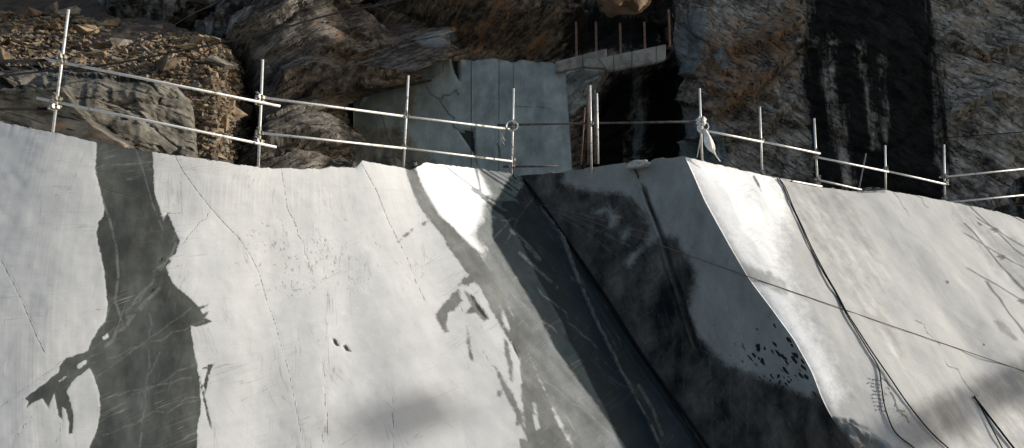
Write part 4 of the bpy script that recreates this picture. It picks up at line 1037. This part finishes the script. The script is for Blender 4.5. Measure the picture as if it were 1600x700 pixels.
# ------------------------------------------------------------------ cables and wires
def cable(name, pts, r, mat, label, cat, off=.02, group=None, n=8):
    P3 = [tuple(on_stone(x, y, off)) for x, y in pts]
    ob = tube(name, [Vector(q) for q in spline(P3, n)], r, M[mat], None, 7)
    return tag(ob, label, cat, group)
cable("black_cable", [(1213, 280), (1222, 292), (1233, 318), (1248, 350), (1263, 385), (1284, 425), (1302, 455), (1318, 487), (1336, 517), (1355, 548), (1371, 575), (1376, 605), (1382, 640), (1397, 676), (1425, 700), (1450, 720)], .012, 'rubber', "black cable down the right face that bends to the left branch at the bottom", "cable", .03)
cable("black_cable", [(1216, 280), (1226, 296), (1238, 326), (1252, 356), (1267, 389), (1288, 429), (1306, 460), (1321, 489), (1340, 519), (1360, 550), (1385, 586), (1415, 630), (1450, 674), (1482, 704), (1500, 720)], .013, 'rubber', "black cable down the right face that runs to the right branch at the bottom", "cable", .035)
cable("black_hose", [(1520, 621), (1535, 640), (1558, 670), (1585, 705), (1600, 725)], .020, 'rubber', "short thick black hose lying on the right face near the bottom edge", "hose", .03)
cable("black_hose", [(1521, 620), (1530, 636), (1545, 664), (1566, 705), (1575, 725)], .012, 'rubber', "thin black hose beside the thick one near the bottom right edge", "hose", .03)
wp = [on_stone(838, 318, .012), on_stone(1000, 375, .12), on_stone(1168, 432.5, .03)]
wp += [on_stone(x, 432.5 + (x - 1168) * .343, .012) for x in range(1188, 1600, 45)] + [on_stone(1605, 582.5, .012), on_stone(1680, 608, .012)]
tag(tube("steel_wire", wp, .009, M['wire'], None, 6), "taut thin wire from the shaded corner across to the right face", "wire")
# the black pipe climbing along the re-entrant corner
cable("black_pipe", [(817, 281), (835, 307), (862, 345), (905, 408), (950, 475), (1000, 548), (1050, 618), (1095, 682), (1120, 720)], .03, 'rubber', "long black pipe lying down the shaded re-entrant corner", "pipe", .05)
# background cables
def air_cable(pts, r, label, mat='rubber'):
    P3 = [tuple(pt(x, y, d)) for x, y, d in pts]
    return tag(tube("slung_cable", [Vector(q) for q in spline(P3, 8)], r, M[mat], None, 6), label, "cable", "cables slung in front of the cliff")
air_cable([(-120, 130, 18.5), (0, 119, 19.5), (70, 111, 20.3), (160, 102, 21.0), (260, 84, 22), (400, 55, 23.5), (520, 22, 25), (600, 6, 26), (680, -12, 27)], .022, "black cable rising from the left edge across the rubble to the top")
air_cable([(230, 62, 25), (270, 40, 25.8), (300, 22, 26.2), (330, 8, 27), (360, -10, 28)], .015, "thin cable on the dark gully at the top left")
air_cable([(1440, 219, 28.6), (1520, 212, 28.4), (1600, 206, 28.2), (1700, 198, 28)], .012, "thin dark wire across the right cliff above the railing")

# ------------------------------------------------------------------ marks on the stone
root = empty("painted_notes", tuple(on_stone(1365, 612, .0)))
tag(root, "small block of dark handwritten notes on the right face beside the cables", "writing")
rr = np.random.default_rng(5)
bm = bmesh.new()
for row in range(9):
    y0 = 592 + row * 6.0; x0 = 1355 + row * 1.6 + rr.uniform(-1, 2); x1 = x0 + rr.uniform(10, 22)
    x = x0
    while x < x1:
        w = rr.uniform(1.2, 3.0)
        pts_ = [on_stone(x + w * q / 3, y0 + .16 * (x - x0) + rr.uniform(-1.6, 1.6), .004) - root.location for q in range(4)]
        bm_tube(bm, pts_, .004, 4)
        x += w + rr.uniform(.4, 1.4)
tag(bm_obj("lettering", bm, M['ink'], root), kind="stuff")

# ------------------------------------------------------------------ unseen rig added beyond the right edge so that its load shades two patches of the faces
q1 = on_stone(640, 650, 0) + SUN * 62
q2p = on_stone(1500, 640, 0)
q2 = q2p + SUN * ((q1.x - q2p.x) / SUN.x)
def hull_block(name, c, sx_, sy_, sz_, mat, label, seed):
    bm = bmesh.new(); bm_box(bm, (0, 0, 0), sx_, sy_, sz_)
    bmesh.ops.subdivide_edges(bm, edges=bm.edges[:], cuts=5, use_grid_fill=True)
    for v in bm.verts:
        n_ = fbm(np.array([v.co[:]]) * 1.3 + seed, 3, seed)[0]
        v.co *= 1 + .07 * n_
    ob = bm_obj(name, bm, mat); ob.location = c
    return tag(ob, label, "stone block")  # both blocks are added, unseen, only to cast shade
hull_block("shade_block", q1, .8, .8, .5, M['floor'], "upper unseen block added beyond the right edge to shade the left face", 3)
hull_block("shade_slab", q2, 1.0, 6.5, .42, M['floor'], "long unseen slab added beyond the right edge to shade the right face", 4)
root = empty("shade_rig", (q1.x, -50, 0))
tag(root, "unseen cable and lattice pylon added to hold the shading blocks", "shade_rig")
zc = q1.z + 9
tube("shade_rig_cable", local(root, [(q1.x, 31.5, zc + 2), (q1.x, q1.y, zc), (q1.x, -15, zc - .5), (q1.x, -50, zc + 2)]), .03, M['wire'], root, 6)
for dy in (-.6, .6):
    tube("shade_rig_sling", local(root, [(q1.x, q1.y, zc), (q1.x, q1.y + dy, q1.z + .3)]), .012, M['wire'], root, 5)
    tube("shade_rig_sling", local(root, [(q1.x, q1.y + dy * .5, q1.z - .3), (q2.x, q2.y + dy * 3.6, q2.z + .2)]), .012, M['wire'], root, 5)
for ax_ in (-1, 1):
    for ay_ in (-1, 1):
        tube("leg", [Vector((ax_ * 1.6, ay_ * 1.6, -.1)), Vector((ax_ * .3, ay_ * .3, zc + 2.2))], .08, M['rust'], root, 6)
for k in range(9):
    z0_, z1_ = (zc + 2) * k / 9, (zc + 2) * (k + 1) / 9
    w0_, w1_ = 1.6 - 1.3 * k / 9, 1.6 - 1.3 * (k + 1) / 9
    for (a_, b_) in (((-1, -1), (1, -1)), ((1, -1), (1, 1)), ((1, 1), (-1, 1)), ((-1, 1), (-1, -1))):
        tube("brace", [Vector((a_[0] * w0_, a_[1] * w0_, z0_)), Vector((b_[0] * w1_, b_[1] * w1_, z1_))], .04, M['rust'], root, 5)
